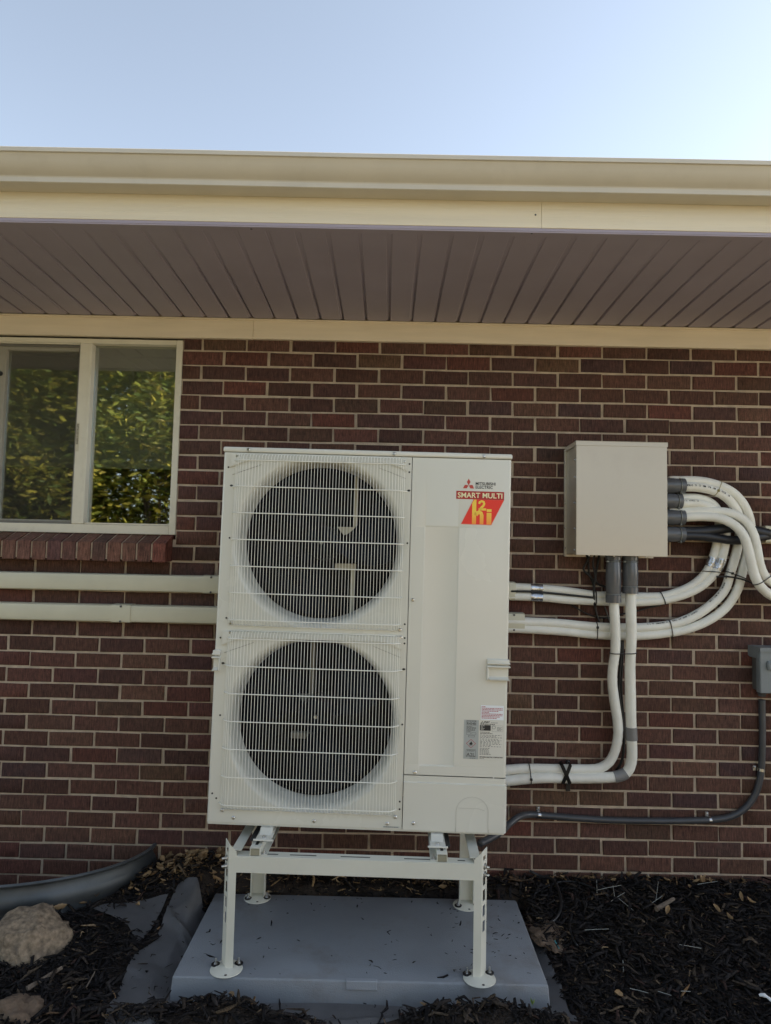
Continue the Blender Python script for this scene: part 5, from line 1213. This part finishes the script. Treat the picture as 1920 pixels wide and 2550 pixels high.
STRAWS = (((570, 405), (573, 480), .09, 'short upright pale straw nearest the drip tubing'), ((580, 460), (725, 440), .09, 'long level pale straw touching the upright one'), ((672, 440), (682, 495), .09, 'short pale straw crossing the long level one'), ((660, 525), (745, 485), .085, 'slanting pale straw just below the crossing pair'),
          ((710, 522), (800, 580), .08, 'pale straw sloping down right toward the mulch hollow'), ((865, 572), (985, 512), .08, 'bright pale straw rising right beside the wood chunk'), ((943, 530), (958, 425), .085, 'upright pale straw just above the wood chunk'), ((495, 675), (648, 682), .07, 'lone level pale straw halfway between clay patch and straw cluster'),
          ((1090, 782), (1228, 805), .055, 'pale greenish straw lying far out in the right mulch'), ((735, 850), (738, 900), .05, 'tiny upright pale straw in the middle of the right mulch'), ((780, 1040), (895, 1068), .03, 'leftmost of the low row of pale straws near the bottom edge'), ((955, 1058), (1040, 1085), .03, 'middle of the low row of pale straws near the bottom edge'),
          ((1100, 1058), (1160, 1056), .03, 'rightmost of the low row of pale straws near the bottom edge'), ((1205, 428), (1340, 405), .09, 'pale straw lying close to the bricks at far right'))
for p0, p1, z, lb in STRAWS:
    stick('straw', gp3(cR(*p0), .028, z), gp3(cR(*p1), .028, z), 0.0010, .0009, M_STRAW, lb, 'straw', 'pale straws right of the pad', .0005, 6)
cS = lambda x, y: (x/5.553, 2240+y/5.555)
stick('wood_splinter', gp3(cS(370, 1310), .022, .02), gp3(cS(850, 1040), .026, .03), .0085, .006, M_WOOD, 'long weathered wood splinter in front of the boulder', 'wood splinter')
stick('wood_splinter', gp3(cS(1190, 1270), .022, .02), gp3(cS(1310, 1060), .026, .03), .002, .002, M_WOOD, 'short thin tan splinter between boulder and fabric', 'wood splinter')
stick('wood_splinter', gp3(cR(945, 580), .03, .08), gp3(cR(1055, 530), .03, .08), .010, .007, M_WOOD, 'stubby brown wood chunk among the straws right of the pad', 'wood splinter')
hp = [at(*cR(150, 300), -.012), at(*cR(215, 335), -.02), Vector(gp3(cR(290, 400), .03, .085)), Vector(gp3(cR(335, 480), .03, .08)), Vector(gp3(cR(345, 560), .025, .075)), Vector(gp3(cR(310, 610), .02, .07)), Vector(gp3(cR(250, 650), .012, .06))]
b = B(); tube(b, smooth_path(spline(hp, .012), 2), .0062, 10); tag(obj('drip_hose', b, M_DRIP, None, smooth=3.2), 'black drip hose arching from the wall down to the clay beside the pad', 'hose')
hp = [Vector(gp3(cR(*q), .02, .08)) for q in ((180, 470), (260, 425), (340, 410), (430, 415), (490, 430), (560, 460), (640, 500))]
b = B(); tube(b, smooth_path(spline(hp, .012), 2), .004, 8); tag(obj('drip_hose', b, M_DRIP, None, smooth=3.2), 'thin black tubing lying level along the mulch right of the pad', 'hose')
hp = [Vector(gp3(cR(*q), .02, .07)) for q in ((415, 590), (400, 640), (415, 700), (450, 740))]
b = B(); tube(b, smooth_path(spline(hp, .012), 2), .004, 8); tag(obj('drip_hose', b, M_DRIP, None, smooth=3.2), 'short black tubing piece standing curled right of the clay patch', 'hose')
b = B(); c = gp3(cR(1625, 1115), .02, .02); tube(b, spline([(c[0]-.014, c[1]+.006, c[2]+.012), (c[0], c[1], c[2]+.016), (c[0]+.022, c[1]-.012, c[2]+.004), (c[0]+.04, c[1]-.02, c[2])], .008), .007, 8, rf=lambda i: .004+.0015*(i % 3)); tag(obj('paper_scrap', b, M_WHITE, None), 'crumpled white scrap on the mulch at the right picture edge', 'scrap')
b = B(); c = Vector(gp3(cR(325, 775), .02, .05)); tube(b, spline([c+Vector((-.006, .02, .01)), c, c+Vector((0, -.02, .004))], .006), .0022, 6); tag(obj('plastic_scrap', b, M_TEAL, None), 'tiny teal plastic strip right of the pad', 'scrap')
sp = empty('seedling', gp3((1326, 2518), .03, .02)); tag(sp, 'tiny yellow-green seedling in front of the pad', 'seedling')
for a_ in (-.5, .3, 1.1):
    b = B(); poly(b, [(0, 0, 0), (.006, 0, .010), (.001, 0, .022), (-.004, .001, .010)]); bmesh.ops.solidify(b, geom=b.faces[:], thickness=.0008); o = obj('leaf', b, M_GREEN, sp); o.rotation_euler = (.2, a_*.5, a_*2)

# ================================================================== shrubs across the yard (seen mirrored in the window)
def shrub(x, y, h, w_, seed, label):
    r = np.random.default_rng(seed); root = empty('shrub', (x, y, -.03)); tag(root, label, 'shrub', 'sunlit shrubs across the yard')
    b = B()
    for k in range(7):
        a = r.uniform(0, 6.28); q = [(0.12*math.cos(a), .12*math.sin(a), 0), (.3*w_*math.cos(a), .25*w_*math.sin(a), h*.45), (.55*w_*math.cos(a+.3), .5*w_*math.sin(a+.3), h*.86)]
        P_ = spline(q, .2); tube(b, P_, .03, 6, rf=lambda i: .035*(1-i/len(P_))+.006)
    obj('stem', b, M_BARK, root)
    n = 24000; nc = 240; cc = np.stack([r.normal(0, .42, nc)*w_, r.normal(0, .34, nc)*w_, h*(.06+.94*r.random(nc)**.85)], 1)
    sh = 1-.45*np.clip(cc[:, 2]/h-.6, 0, 1); cc[:, :2] *= sh[:, None]
    ci = r.integers(0, nc, n); P0 = cc[ci]+r.normal(0, .19, (n, 3))*np.array([1, 1, .9]); P0[:, 2] = P0[:, 2].clip(.03)
    d = r.normal(0, 1, (n, 3)); d[:, 2] = np.abs(d[:, 2])*.5-.2; d /= np.linalg.norm(d, axis=1)[:, None]; s = np.cross(d, r.normal(0, 1, (n, 3))); s /= np.linalg.norm(s, axis=1)[:, None]
    L_ = r.uniform(.09, .19, n)[:, None]; W_ = L_*r.uniform(.2, .36, n)[:, None]
    V = np.stack([P0, P0+d*L_*.45+s*W_*.5, P0+d*L_, P0+d*L_*.45-s*W_*.5], 1).reshape(-1, 3); Fc = np.arange(4*n).reshape(n, 4)
    pal = np.array([(.19, .215, .032), (.29, .28, .040), (.10, .14, .026), (.38, .33, .050), (.26, .21, .045)]); tone = pal[r.choice(5, n, p=[.3, .25, .25, .12, .08])]*r.uniform(.7, 1.3, (n, 1))
    mesh_np('foliage', V, Fc, M_LEAF, root, col=np.repeat(tone, 4, 0))
words = ['narrow', 'broad', 'tall', 'dense', 'loose', 'ragged', 'round', 'low']
for k, (x, y, h, w_) in enumerate(((-7.4, -7.9, 4.4, 1.2), (-6.1, -7.3, 4.7, 1.25), (-4.9, -7.0, 4.3, 1.1), (-3.7, -7.2, 4.8, 1.2), (-2.4, -7.5, 4.4, 1.2), (-1.1, -8.0, 3.4, 1.2), (8.6, -9.0, 3.0, 1.3), (10.4, -8.2, 3.6, 1.4))):
    shrub(x, y, h, w_, 100+k, ['farthest left', 'second from the left', 'third from the left', 'fourth from the left', 'fifth from the left', 'sixth from the left', 'seventh from the left', 'farthest right'][k]+' of the sunlit green shrubs mirrored across the yard')

# ================================================================== unseen board fence, added to give the unit's panels a warm sheen
fence = empty('bounce_fence', (-1.4, -9.6, -.03), (0, 0, -.52)); tag(fence, 'unseen tan board fence added behind the viewer to reflect warm light', 'fence')
bm = B(); prism(bm, [(0, 0), (.138, 0), (.138, 1.80), (.112, 1.84), (.026, 1.84), (0, 1.80)], 'y', 0, .018); bd = obj('board', bm, M_BOUNCE_FENCE, fence)
rf_ = random.Random(5)
for k in range(1, 84): inst('board', bd, fence, Matrix.Translation((k*.145, rf_.uniform(-.003, .003), rf_.uniform(-.012, .012))))
for z in (.35, 1.45):
    bm = B(); box(bm, 0, 12.2, -.045, -.004, z, z+.09); obj('rail', bm, M_BOUNCE_FENCE, fence)
